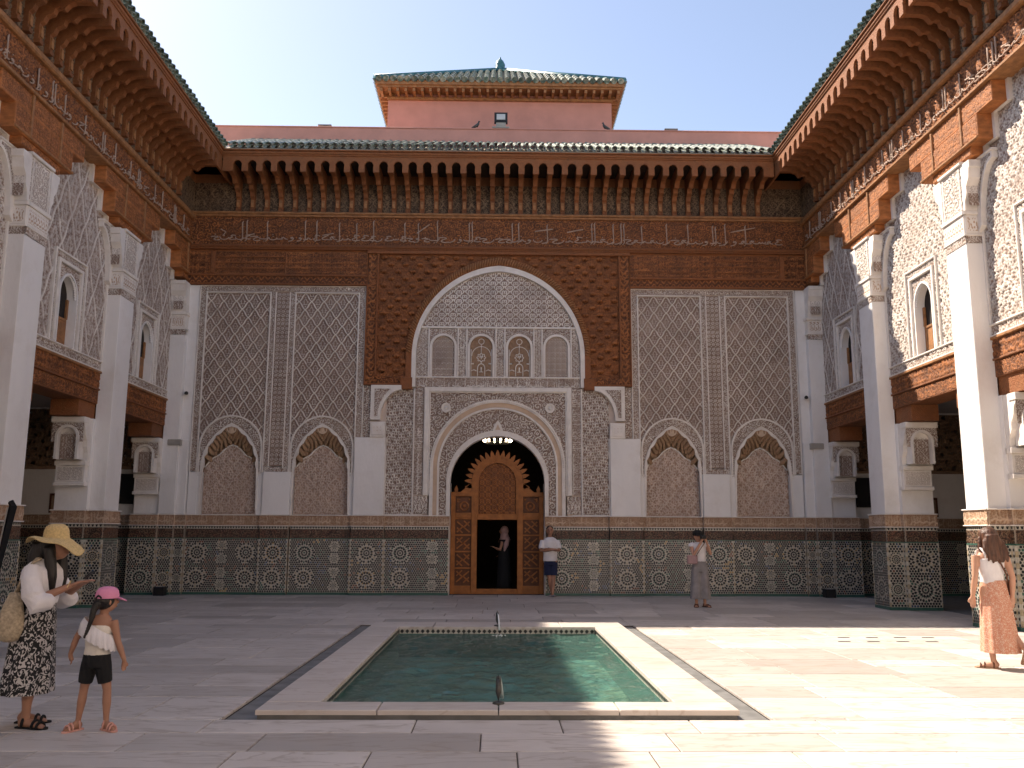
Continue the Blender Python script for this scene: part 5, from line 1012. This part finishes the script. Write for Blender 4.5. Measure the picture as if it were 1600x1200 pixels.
def foot(mb, ank, d, s=1.0):
    a = np.array(ank, float); d = np.array([d[0], d[1], 0.0]); d /= np.linalg.norm(d); z = lambda h: np.array([0, 0, h-a[2]])
    mb.tube([a, a-d*.03*s+z(.045), a-d*.045*s+z(.028)], [.034*s, .036*s, .028*s], 10); mb.tube([a-d*.05*s+z(.03), a+d*.05*s+z(.042), a+d*.12*s+z(.027), a+d*.165*s+z(.02)], [(.03*s, .028), (.036*s, .036), (.042*s, .024), (.034*s, .014)], 10)
    sd = np.array([-d[1], d[0], 0]); 
    for k, o in enumerate((-.028, -.012, .003, .017, .03)): mb.tube([a+d*.15*s+sd*o*s+z(.018), a+d*(.195-.008*k)*s+sd*o*s+z(.014)], .010*s, 6)
def sandal(parent, fr, ank, d, m, msole, s=1.0):
    a = np.array(ank, float); d = np.array([d[0], d[1], 0.0]); d /= np.linalg.norm(d); sd = np.array([-d[1], d[0], 0]); b = MB(); g0 = np.array([a[0], a[1], 0])
    out = [(-.075, .03), (-.03, .038), (.05, .04), (.13, .05), (.19, .042), (.215, .012)]; P = [g0+d*x*s+sd*y*s for x, y in out]+[g0+d*x*s-sd*y*s for x, y in out[::-1]]
    n = len(P); b.add([tuple(p+np.array([0, 0, .001])) for p in P]+[tuple(p+np.array([0, 0, .014])) for p in P], [tuple(range(n)), tuple(range(n, 2*n))]+[(i, (i+1) % n, n+(i+1) % n, n+i) for i in range(n)]); so_ = b.build('sandal_sole', msole, parent, fr)
    b = MB()
    for x, h, w in ((.10, .058, .05), (.145, .045, .05), (.0, .085, .044)): b.tube([g0+d*x*s+sd*w*s*math.cos(t)+np.array([0, 0, .01+h*math.sin(t)]) for t in np.linspace(0, PI, 9)], (.008 if m != 'blackcloth' else .012), 5)
    b.build('sandal_straps', m, so_, fr, True)
def arm(mb, sh, el, wr, s=1.0):
    sh, el, wr = map(np.array, (sh, el, wr)); mb.tube([sh, sh*.6+el*.4, el, el*.65+wr*.35, wr], [.05*s, .045*s, .036*s, .037*s, .025*s], 12)
def torso(mb, x, y, z0, z1, sh, hip=.165, dep=.11, lean=(0, 0), waist=.13):
    H = z1-z0; k = [(0, hip, dep), (.15, hip*.98, dep), (.38, waist, dep*.82), (.62, sh*.86, dep*.98), (.82, sh*.98, dep*.95), (.93, sh*.8, dep*.75), (1.0, .06, .055)]
    mb.loft([ring(x+lean[0]*t, y+lean[1]*t, z0+H*t, a, b_, 20) for t, a, b_ in k])
def new_person(loc, label): return thing('person', loc, label, 'person')
# woman in the straw hat: she faces +x, looks down at a phone
L0 = (-3.93, 7.92, 0); P_ = new_person(L0, 'woman in wide straw sun hat, white blouse and black-and-white skirt looking at a phone'); F_ = T_(L0)
b = MB(); torso(b, 0, 0, .86, 1.36, .13, .13, .16, (.02, 0), .115); head(b, (.12, 0, 1.475), .105, (1, -.1)); b.tube([(.03, 0, 1.3), (.06, 0, 1.36), (.1, 0, 1.43)], [.06, .05, .05], 10)
for q, hx in ((-1, .37), (1, .33)):
    arm(b, (.0, q*.17, 1.29), (.09, q*.24, 1.04), (.30, q*.09, 1.15)); hand(b, (.30, q*.09, 1.15), (.85, -q*.25, .38), 1.0, .55, -q)
leg(b, (0, -.08, .86), (.02, -.09, .48), (.02, -.09, .08)); leg(b, (-.02, .09, .86), (-.03, .1, .48), (-.09, .12, .08)); foot(b, (.02, -.09, .08), (1, -.25)); foot(b, (-.09, .12, .08), (1, .1)); remesh('body', b, 'skin', P_, L0, .0085, 3)
b = MB(); b.loft([ring(.01, 0, z, rx, ry, 20) for z, rx, ry in ((1.0, .135, .15), (1.08, .145, .165), (1.2, .165, .19), (1.28, .15, .2), (1.34, .1, .13), (1.375, .075, .075))])
for q in (-1, 1): b.tube([(0, q*.16, 1.30), (.03, q*.22, 1.2), (.07, q*.255, 1.08), (.10, q*.255, 1.01), (.17, q*.2, 1.03), (.2, q*.17, 1.06)], [.07, .082, .09, .095, .075, .045], 12)
remesh('blouse', b, 'white', P_, L0, .011, 3)
garment('skirt', [ring(-.01-.03*t, 0, 1.06-.79*t, .135+.065*t**.8, .15+.08*t**.8, 56, 9, .012+.05*t, t*2) for t in np.linspace(0, 1, 14)], 'zebra', P_, F_)
b = MB(); b.ell((.06, 0, 1.47), (.115, .115, .12), 14, 10); b.tube([(.0, 0, 1.5), (-.03, 0, 1.38), (-.01, .02, 1.24), (.02, .05, 1.12)], [.09, .10, .085, .03], 12)
for q in (-1, 1): b.tube([(.09, q*.09, 1.47), (.115, q*.10, 1.36), (.14, q*.10, 1.22), (.145, q*.085, 1.09)], [.045, .05, .042, .02], 10)
remesh('hair', b, 'hairblack', P_, L0, .011, 3)
rr = []
for r, z in ((.0, .125), (.05, .122), (.085, .10), (.10, .06), (.104, .015), (.112, .0), (.15, -.008), (.19, -.02), (.225, -.042), (.232, -.046)):
    rr.append([(.10+r*math.cos(a), r*math.sin(a), 1.545+z+(-.42*max(0, r-.1)*math.cos(a)-(.25*max(0, r-.1))*math.cos(2*a)+.12*max(0, r-.1)*math.sin(5*a))) for a in [2*PI*i/40 for i in range(40)]])
MB().loft(rr+[[(x*.985+.0015, y*.985, z-.006) for x, y, z in q] for q in rr[::-1]], cap=False).build('sun_hat', 'straw', P_, F_, True)
for q, d in ((-1, (1, -.25)), (1, (1, .1))): sandal(P_, F_, ((.02, -.09, .08) if q < 0 else (-.09, .12, .08)), d, 'blackcloth', 'blackcloth')
MB().tube([(.29, -.13, 1.14), (.30, -.1, 1.19), (.28, -.06, 1.17), (.275, -.1, 1.11), (.29, -.13, 1.14)], .005, 5).build('bangle', 'straw', P_, F_)
ph_ = thing('phone', (-3.52, 7.9, 1.2), 'dark smartphone held in both hands by the woman in the sun hat', 'phone')
fph = T_((-3.515, 7.90, 1.235)); MB().add([(x*.5+z*.2, y, x*.42+z) for x in (-.07, .07) for y in (-.036, .036) for z in (-.004, .004)], [(0, 1, 3, 2), (4, 6, 7, 5), (0, 4, 5, 1), (2, 3, 7, 6), (0, 2, 6, 4), (1, 5, 7, 3)]).build('case', 'black', ph_, fph); MB().add([(x*.5-.004, y, x*.42+.0062) for x in (-.064, .064) for y in (-.032, .032)], [(0, 1, 3, 2)]).build('display', 'glasslamp', ph_, fph)
bg_ = thing('tote_bag', (-4.02, 7.78, .7), 'woven straw tote bag hanging from the shoulder of the woman in the sun hat', 'bag')
garment('bag_body', [ring(-4.06+.02*t, 7.73, .70+.40*t, .10*k, .075*k, 24, 6, .03) for t, k in ((0, .35), (.04, .8), (.25, 1.08), (.5, 1.0), (.75, .78), (1, .42))], 'bag', bg_, XYZ, True)
MB().tube([(-4.04, 7.74, 1.08), (-3.98, 7.73, 1.22), (-3.92, 7.745, 1.345), (-3.90, 7.79, 1.375), (-3.93, 7.84, 1.36)], [(.03, .012)]*5, 8).build('strap', 'bag', bg_, XYZ, True)
# girl with the pink cap, seen from behind
L0 = (-3.33, 7.75, 0); P_ = new_person(L0, 'small girl in pink cap, white ruffled top and black shorts standing with her back turned'); F_ = T_(L0)
b = MB(); torso(b, 0, 0, .56, .92, .105, .10, .075, (.01, 0), .088); head(b, (.045, .01, 1.03), .085, (.75, .65)); b.tube([(.015, 0, .86), (.03, 0, .93), (.04, 0, .98)], [.04, .036, .038], 10)
for q, el, wr, d in ((-1, (-.18, .0, .73), (-.225, .01, .60), (.25, .1, -1)), (1, (.165, .0, .70), (.225, .01, .55), (-.1, .1, -1))):
    arm(b, (q*.105+.01, 0, .875), el, wr, .72); hand(b, wr, d, .62, .7, -q)
for q in (-1, 1): leg(b, (q*.055, 0, .55), (q*.095+.005, .01, .32), (q*.115, 0, .06), .66)
foot(b, (-.115, 0, .06), (-.45, -.9), .66); foot(b, (.115, 0, .06), (.75, -.5), .66); remesh('body', b, 'skin', P_, L0, .0075, 3)
b = MB(); b.loft([ring(0, 0, z, rx, ry, 18) for z, rx, ry in ((.595, .108, .083), (.66, .10, .08), (.74, .105, .085), (.80, .112, .088), (.84, .10, .082))]); remesh('top', b, 'cream', P_, L0, .009, 2)
n = 60; R1, R2 = [], []
for i in range(n+1):
    t = i/n; a = 2*PI*t; hgt = .835+.075*(-math.cos(a)); R1.append((.122*math.cos(a)*1.0, .088*math.sin(a), hgt-.005)); f_ = 1+.09*math.cos(20*a); R2.append((.152*math.cos(a)*f_, .122*math.sin(a)*f_, hgt-.135+.01*math.cos(40*a)))
RM = [tuple(.5*np.array(p)+.5*np.array(q)+np.array([.008*math.cos(2*PI*i/n), .012*math.sin(2*PI*i/n), .015])) for i, (p, q) in enumerate(zip(R1, R2))]
MB().loft([R1[:-1], RM[:-1], R2[:-1]], cap=False).build('ruffle', 'white', P_, F_, True)
b = MB(); b.loft([ring(0, 0, z, rx, ry, 18) for z, rx, ry in ((.50, .115, .09), (.55, .117, .092), (.605, .108, .084))])
for q in (-1, 1): b.tube([(q*.055, 0, .53), (q*.068, 0, .45), (q*.082, .005, .375)], [.067, .064, .056], 14)
remesh('shorts', b, 'blackcloth', P_, L0, .0085, 2)
b = MB(); b.ell((.03, -.005, 1.035), (.083, .083, .08), 14, 10); b.tube([(.0, -.06, 1.02), (-.02, -.085, .96), (-.025, -.10, .90)], [.04, .028, .024], 8)
for k in range(7): b.ell((-.025-.006*k, -.105-.002*k, .885-.022*k), (.022-.0012*k, .02-.001*k, .016), 8, 6)
remesh('hair', b, 'hairblack', P_, L0, .007, 2)
b = MB(); rr = [[(.045+r*math.cos(a), .005+r*math.sin(a), 1.055+z) for a in [2*PI*i/24 for i in range(24)]] for r, z in ((.0935, .0), (.094, .03), (.086, .06), (.066, .083), (.035, .094), (.0, .096))]; b.loft(rr, cap=False)
b.loft([[(.045+math.cos(a)*.088, .005+math.sin(a)*.088, 1.06-.0) for a in np.linspace(-.15, 1.5, 10)]+[(.045+math.cos(a)*.088, .005+math.sin(a)*.088, 1.068) for a in np.linspace(1.5, -.15, 10)], [(.045+math.cos(a)*.155, .005+math.sin(a)*.155, 1.028) for a in np.linspace(0.1, 1.25, 10)]+[(.045+math.cos(a)*.155, .005+math.sin(a)*.155, 1.034) for a in np.linspace(1.25, .1, 10)]])
b.build('cap', 'pinkcap', P_, F_, True); MB().tube([(.045-.094*math.cos(a), .005-.094*math.sin(a), 1.058+.022*math.sin((a-.9)*PI/.6)) for a in np.linspace(.9, 1.5, 7)], .008, 5).build('cap_opening', 'hairblack', P_, F_)
for q, d in ((-1, (-.45, -.9)), (1, (.75, -.5))): sandal(P_, F_, (q*.115, 0, .06), d, 'sandalpink', 'sandalpink', .66)
# woman in the coral skirt walking, seen from behind
L0 = (6.12, 11.25, 0); P_ = new_person(L0, 'woman with long brown hair, white top and coral print skirt walking in the sun'); F_ = T_(L0)
b = MB(); torso(b, 0, 0, .9, 1.43, .175, .165, .105, (.0, 0), .125); head(b, (-.01, .02, 1.585), .108, (-.45, .9)); b.tube([(0, 0, 1.38), (0, .005, 1.45), (0, .015, 1.52)], [.06, .052, .052], 10)
arm(b, (-.185, 0, 1.36), (-.225, -.03, 1.10), (-.23, .05, .86)); hand(b, (-.23, .05, .86), (.05, .15, -1), 1, .5, 1); arm(b, (.185, 0, 1.36), (.225, -.06, 1.10), (.215, -.04, .86)); hand(b, (.215, -.04, .86), (-.05, .1, -1), 1, .5, -1)
leg(b, (-.08, 0, .9), (-.07, .05, .5), (-.05, .02, .085)); leg(b, (.08, 0, .9), (.13, .0, .49), (.21, -.22, .26)); foot(b, (-.05, .02, .085), (-.85, .5))
b.tube([(.21, -.22, .27), (.225, -.265, .25), (.215, -.20, .14), (.205, -.16, .07)], [(.034, .034), (.034, .03), (.042, .026), (.036, .016)], 10); remesh('body', b, 'skinfair', P_, L0, .0105, 3)
b = MB(); b.loft([ring(0, 0, z, rx, ry, 20) for z, rx, ry in ((1.02, .145, .112), (1.1, .14, .108), (1.2, .155, .115), (1.3, .165, .118), (1.325, .162, .115))])
remesh('top', b, 'white', P_, L0, .012, 2)
for q in (-1, 1): MB().tube([(q*.115, -.105, 1.32), (q*.12, -.10, 1.40), (q*.118, -.02, 1.455), (q*.115, .07, 1.42), (q*.11, .112, 1.31)], [(.022, .008)]*5, 6).build('shoulder_strap', 'white', P_, F_, True)
garment('skirt', [ring(.01+.02*t, -.02*t, 1.06-.86*t, .135+.085*t**.7, .11+.10*t**.7, 64, 11, .01+.045*t, t*1.5) for t in np.linspace(0, 1, 14)], 'coral', P_, F_)
b = MB(); b.ell((0, .0, 1.60), (.112, .118, .118), 14, 10); b.tube([(0, -.06, 1.6), (.0, -.09, 1.48), (.02, -.105, 1.38), (.03, -.105, 1.31)], [(.09, .09), (.115, .06), (.115, .045), (.06, .02)], 12)
for k in range(9): x = -.11+.03*k; b.tube([(x*.8, -.07, 1.55), (x+.012*math.sin(k), -.10, 1.44), (x+.03+.015*math.cos(k*2), -.125, 1.36+.02*math.sin(k*3)), (x+.02, -.12, 1.29+.03*math.sin(k*2))], [.03, .032, .028, .012], 7)
for q in (-1, 1): b.tube([(q*.095, .02, 1.58), (q*.115, .0, 1.46), (q*.11, -.03, 1.37)], [.03, .034, .015], 8)
remesh('hair', b, 'hairbrown', P_, L0, .0105, 2)
sandal(P_, F_, (-.05, .02, .085), (-.85, .5), 'leather', 'sole'); MB().prism([(-.045, -.06), (.045, -.06), (.05, .12), (.035, .19), (-.03, .19), (-.046, .12)], 0, .016).build('sandal_sole', 'sole', P_, lambda p: F_(np.stack([.22+p[:, 0], -.245-p[:, 2]+(p[:, 1])*.42, .25-p[:, 1]*.95], 1)))
cb = thing('shoulder_bag', (6.3, 11.2, .98), 'small brown shoulder bag worn crosswise by the woman in the coral skirt', 'bag')
MB().tube([(-.10, -.03, 1.46), (-.02, -.112, 1.36), (.06, -.128, 1.26), (.135, -.10, 1.12), (.18, -.02, 1.02)], [(.011, .006)]*5, 6).build('strap', 'leather', cb, F_, True); MB().bbox(-.09, .09, -.07, .07, -.03, .03, .015).build('pouch', 'leather', cb, lambda p: np.stack([6.12+.215+p[:, 2], 11.33+p[:, 0], .98+p[:, 1]], 1))
# man with crossed arms at the door jamb
L0 = (1.40, 23.78, 0); P_ = new_person(L0, 'man in white shirt and navy shorts leaning by the door with arms crossed'); F_ = T_(L0)
b = MB(); torso(b, 0, 0, .95, 1.5, .2, .16, .115, (-.02, .04), .15); hc = (-.02, .0, 1.69); head(b, hc, .112, (-.05, -1)); b.tube([(-.02, .02, 1.45), (-.02, .01, 1.58)], [.062, .058], 10)
arm(b, (-.215, .02, 1.42), (-.25, -.06, 1.17), (.02, -.20, 1.19), 1.1); hand(b, (.02, -.20, 1.19), (1, .1, .1), 1, .4, 1); arm(b, (.175, .02, 1.42), (.22, -.06, 1.17), (-.05, -.17, 1.22), 1.1); hand(b, (-.05, -.17, 1.22), (-1, .1, .1), 1, .4, -1)
leg(b, (-.07, 0, .95), (-.04, -.03, .5), (.03, -.02, .085), 1.05); leg(b, (.09, 0, .95), (.07, -.04, .5), (.04, -.14, .085), 1.05); foot(b, (.03, -.02, .085), (-.4, -1)); foot(b, (.04, -.14, .085), (.35, -1)); body = remesh('body', b, 'skin', P_, L0, .012, 3); eyes(body, F_, hc, (-.05, -1))
b = MB(); b.loft([ring(-.01, .012, z, rx, ry, 20) for z, rx, ry in ((.90, .19, .15), (1.05, .184, .148), (1.25, .19, .135), (1.4, .205, .125), (1.47, .16, .1), (1.52, .08, .07))])
for q, ex in ((-1, -.245), (1, .215)): b.tube([(q*.18-.02, .02, 1.42), (ex*.98, -.02, 1.29), (ex, -.04, 1.22)], [.075, .075, .072], 12)
remesh('shirt', b, 'white', P_, L0, .014, 2)
b = MB(); b.loft([ring(-.0, .01, z, rx, ry, 18) for z, rx, ry in ((.80, .178, .135), (.9, .172, .13), (.95, .165, .125))])
for q in (-1, 1): b.tube([(q*.085, 0, .86), (q*.08, -.01, .7), (q*.075, -.02, .54)], [.10, .098, .098], 14)
remesh('shorts', b, 'navy', P_, L0, .014, 2)
b = MB(); b.ell((-.02, .025, 1.735), (.1, .1, .085), 12, 8); remesh('hair', b, 'hairblack', P_, L0, .012, 2)
b = MB()
for a, d in (((.03, -.02, .03), (-.4, -1)), ((.04, -.14, .03), (.35, -1))): 
    d = np.array([d[0], d[1], 0]); d /= np.linalg.norm(d); a = np.array(a); b.tube([a-d*.08, a, a+d*.1, a+d*.2], [(.035, .028), (.042, .04), (.045, .034), (.03, .02)], 10)
remesh('shoes', b, 'greycloth', P_, L0, .01, 2)
MB().tube([(-.06+.03*math.cos(t), -.172+.03*math.sin(t)*.3, 1.215+.03*math.sin(t)) for t in np.linspace(0, 2*PI, 12)], .008, 5).build('watch', 'black', P_, F_)
# woman taking a picture, facing the camera
L0 = (4.57, 20.55, 0); P_ = new_person(L0, 'woman in black cap, white top and grey wide trousers raising a camera'); F_ = T_(L0)
b = MB(); torso(b, 0, 0, .9, 1.42, .17, .16, .105, (0, 0), .125); hc = (-.03, -.02, 1.56); head(b, hc, .106, (.25, -1)); b.tube([(0, 0, 1.37), (-.01, 0, 1.44), (-.02, -.01, 1.5)], [.055, .05, .05], 10)
arm(b, (-.175, 0, 1.34), (-.16, -.13, 1.14), (.02, -.23, 1.47)); arm(b, (.175, 0, 1.34), (.23, -.13, 1.17), (.12, -.22, 1.45)); hand(b, (.02, -.23, 1.47), (.3, .1, 1), .95, .8, 1); hand(b, (.12, -.22, 1.45), (-.5, .0, .8), .95, .8, -1)
for q in (-1, 1): leg(b, (q*.08, 0, .9), (q*.09, 0, .48), (q*.095, 0, .08)); foot(b, (q*.095, 0, .08), (q*.35+.1, -1))
body = remesh('body', b, 'skinfair', P_, L0, .012, 3); eyes(body, F_, hc, (.25, -1))
b = MB(); b.loft([ring(0, 0, z, rx, ry, 20) for z, rx, ry in ((1.0, .15, .118), (1.1, .145, .115), (1.25, .17, .125), (1.36, .165, .11), (1.41, .12, .09), (1.435, .08, .07))])
for q in (-1, 1): b.tube([(q*.12, 0, 1.38), (q*.185, 0, 1.355), (q*.21, -.01, 1.32)], [.06, .062, .05], 10)
remesh('top', b, 'white', P_, L0, .013, 2)
b = MB(); b.loft([ring(0, 0, z, rx, ry, 20) for z, rx, ry in ((.78, .185, .13), (.9, .172, .122), (1.03, .142, .112))])
for q in (-1, 1): b.loft([ring(q*(.085+.02*t), 0, .86-.68*t, .10+.03*t, .12+.03*t, 20, 5, .03+.03*t) for t in np.linspace(0, 1, 7)])
remesh('trousers', b, 'greycloth', P_, L0, .014, 1)
b = MB(); b.ell((-.03, .02, 1.56), (.108, .10, .115), 12, 9); b.tube([(.05, .05, 1.55), (.1, .04, 1.45), (.11, .02, 1.36)], [.05, .045, .02], 8); remesh('hair', b, 'hairblack', P_, L0, .012, 2)
b = MB(); b.loft([[(-.03+r*math.cos(a), -.015+r*math.sin(a), 1.595+z) for a in [2*PI*i/24 for i in range(24)]] for r, z in ((.116, 0), (.117, .035), (.10, .08), (.06, .105), (0, .11))], cap=False)
b.loft([[(-.03+r*math.sin(a+.25), -.015-r*math.cos(a+.25), 1.60+z) for a in np.linspace(-.9, .9, 9)] for r, z in ((.105, .004), (.19, -.02), (.19, -.026), (.105, -.004))], cap=False); b.build('cap', 'blackcloth', P_, F_, True)
for q in (-1, 1): sandal(P_, F_, (q*.095, 0, .08), (q*.35+.1, -1), 'leather', 'leather')
c = thing('photo_camera', (4.63, 20.3, 1.52), 'small black camera held up by the woman in the black cap', 'camera'); fc_ = T_((4.61, 20.29, 1.545))
MB().bbox(-.065, .065, -.04, .04, -.025, .025).build('camera_body', 'black', c, lambda p: fc_(np.stack([p[:, 0], -p[:, 2], p[:, 1]], 1))); MB().tube([(0, -.02, 0), (0, -.07, 0)], [.03, .032], 12).build('lens', 'black', c, fc_)
c = thing('handbag', (4.4, 20.42, 1.0), 'mauve crossbody handbag at the hip of the woman in the black cap', 'bag'); MB().bbox(-.12, .12, -.10, .09, -.035, .035, .02).build('pouch', 'mauve', c, lambda p: np.stack([4.38+p[:, 0], 20.41-p[:, 2]+p[:, 0]*.2, 1.05+p[:, 1]], 1))
MB().tube([(-.10, -.15, 1.13), (-.02, -.135, 1.25), (.08, -.11, 1.38), (.13, -.02, 1.43)], [(.012, .006)]*4, 6).build('strap', 'leather', c, F_, True)
# robed person inside the doorway
L0 = (.2, 25.35, 0); P_ = new_person(L0, 'person in dark robe and rose headscarf standing inside the dark doorway'); F_ = T_(L0)
b = MB(); head(b, (-.03, 0, 1.68), .105, (-1, -.2)); b.tube([(0, 0, 1.45), (-.01, 0, 1.58)], .055, 10); torso(b, 0, 0, .95, 1.5, .17, .16, .11); arm(b, (-.05, -.15, 1.38), (-.12, -.19, 1.15), (-.26, -.1, 1.22)); hand(b, (-.26, -.1, 1.22), (-1, 0, .4), 1, .6, 1); arm(b, (.05, .17, 1.38), (.05, .2, 1.12), (-.1, .15, 1.0)); hand(b, (-.1, .15, 1.0), (-1, 0, -.2), 1, .6, 1)
leg(b, (0, -.08, .95), (0, -.08, .5), (0, -.08, .08)); leg(b, (0, .08, .95), (0, .08, .5), (0, .08, .08)); foot(b, (0, -.08, .08), (-1, 0)); foot(b, (0, .08, .08), (-1, 0)); remesh('body', b, 'skin', P_, L0, .012, 2)
garment('robe', [ring(0, 0, 1.44-1.38*t, .15+.07*t, .19+.05*t, 36, 7, .04*t) for t in np.linspace(0, 1, 9)], 'blackcloth', P_, F_, True)
b = MB(); b.ell((.01, 0, 1.69), (.12, .118, .128), 14, 10); b.tube([(.0, 0, 1.62), (.01, 0, 1.5), (.03, -.03, 1.40)], [.10, .13, .16], 12); b.tube([(.08, -.1, 1.46), (.05, -.17, 1.3), (.0, -.19, 1.12)], [.07, .075, .02], 10); remesh('headscarf', b, 'scarf', P_, L0, .013, 2)
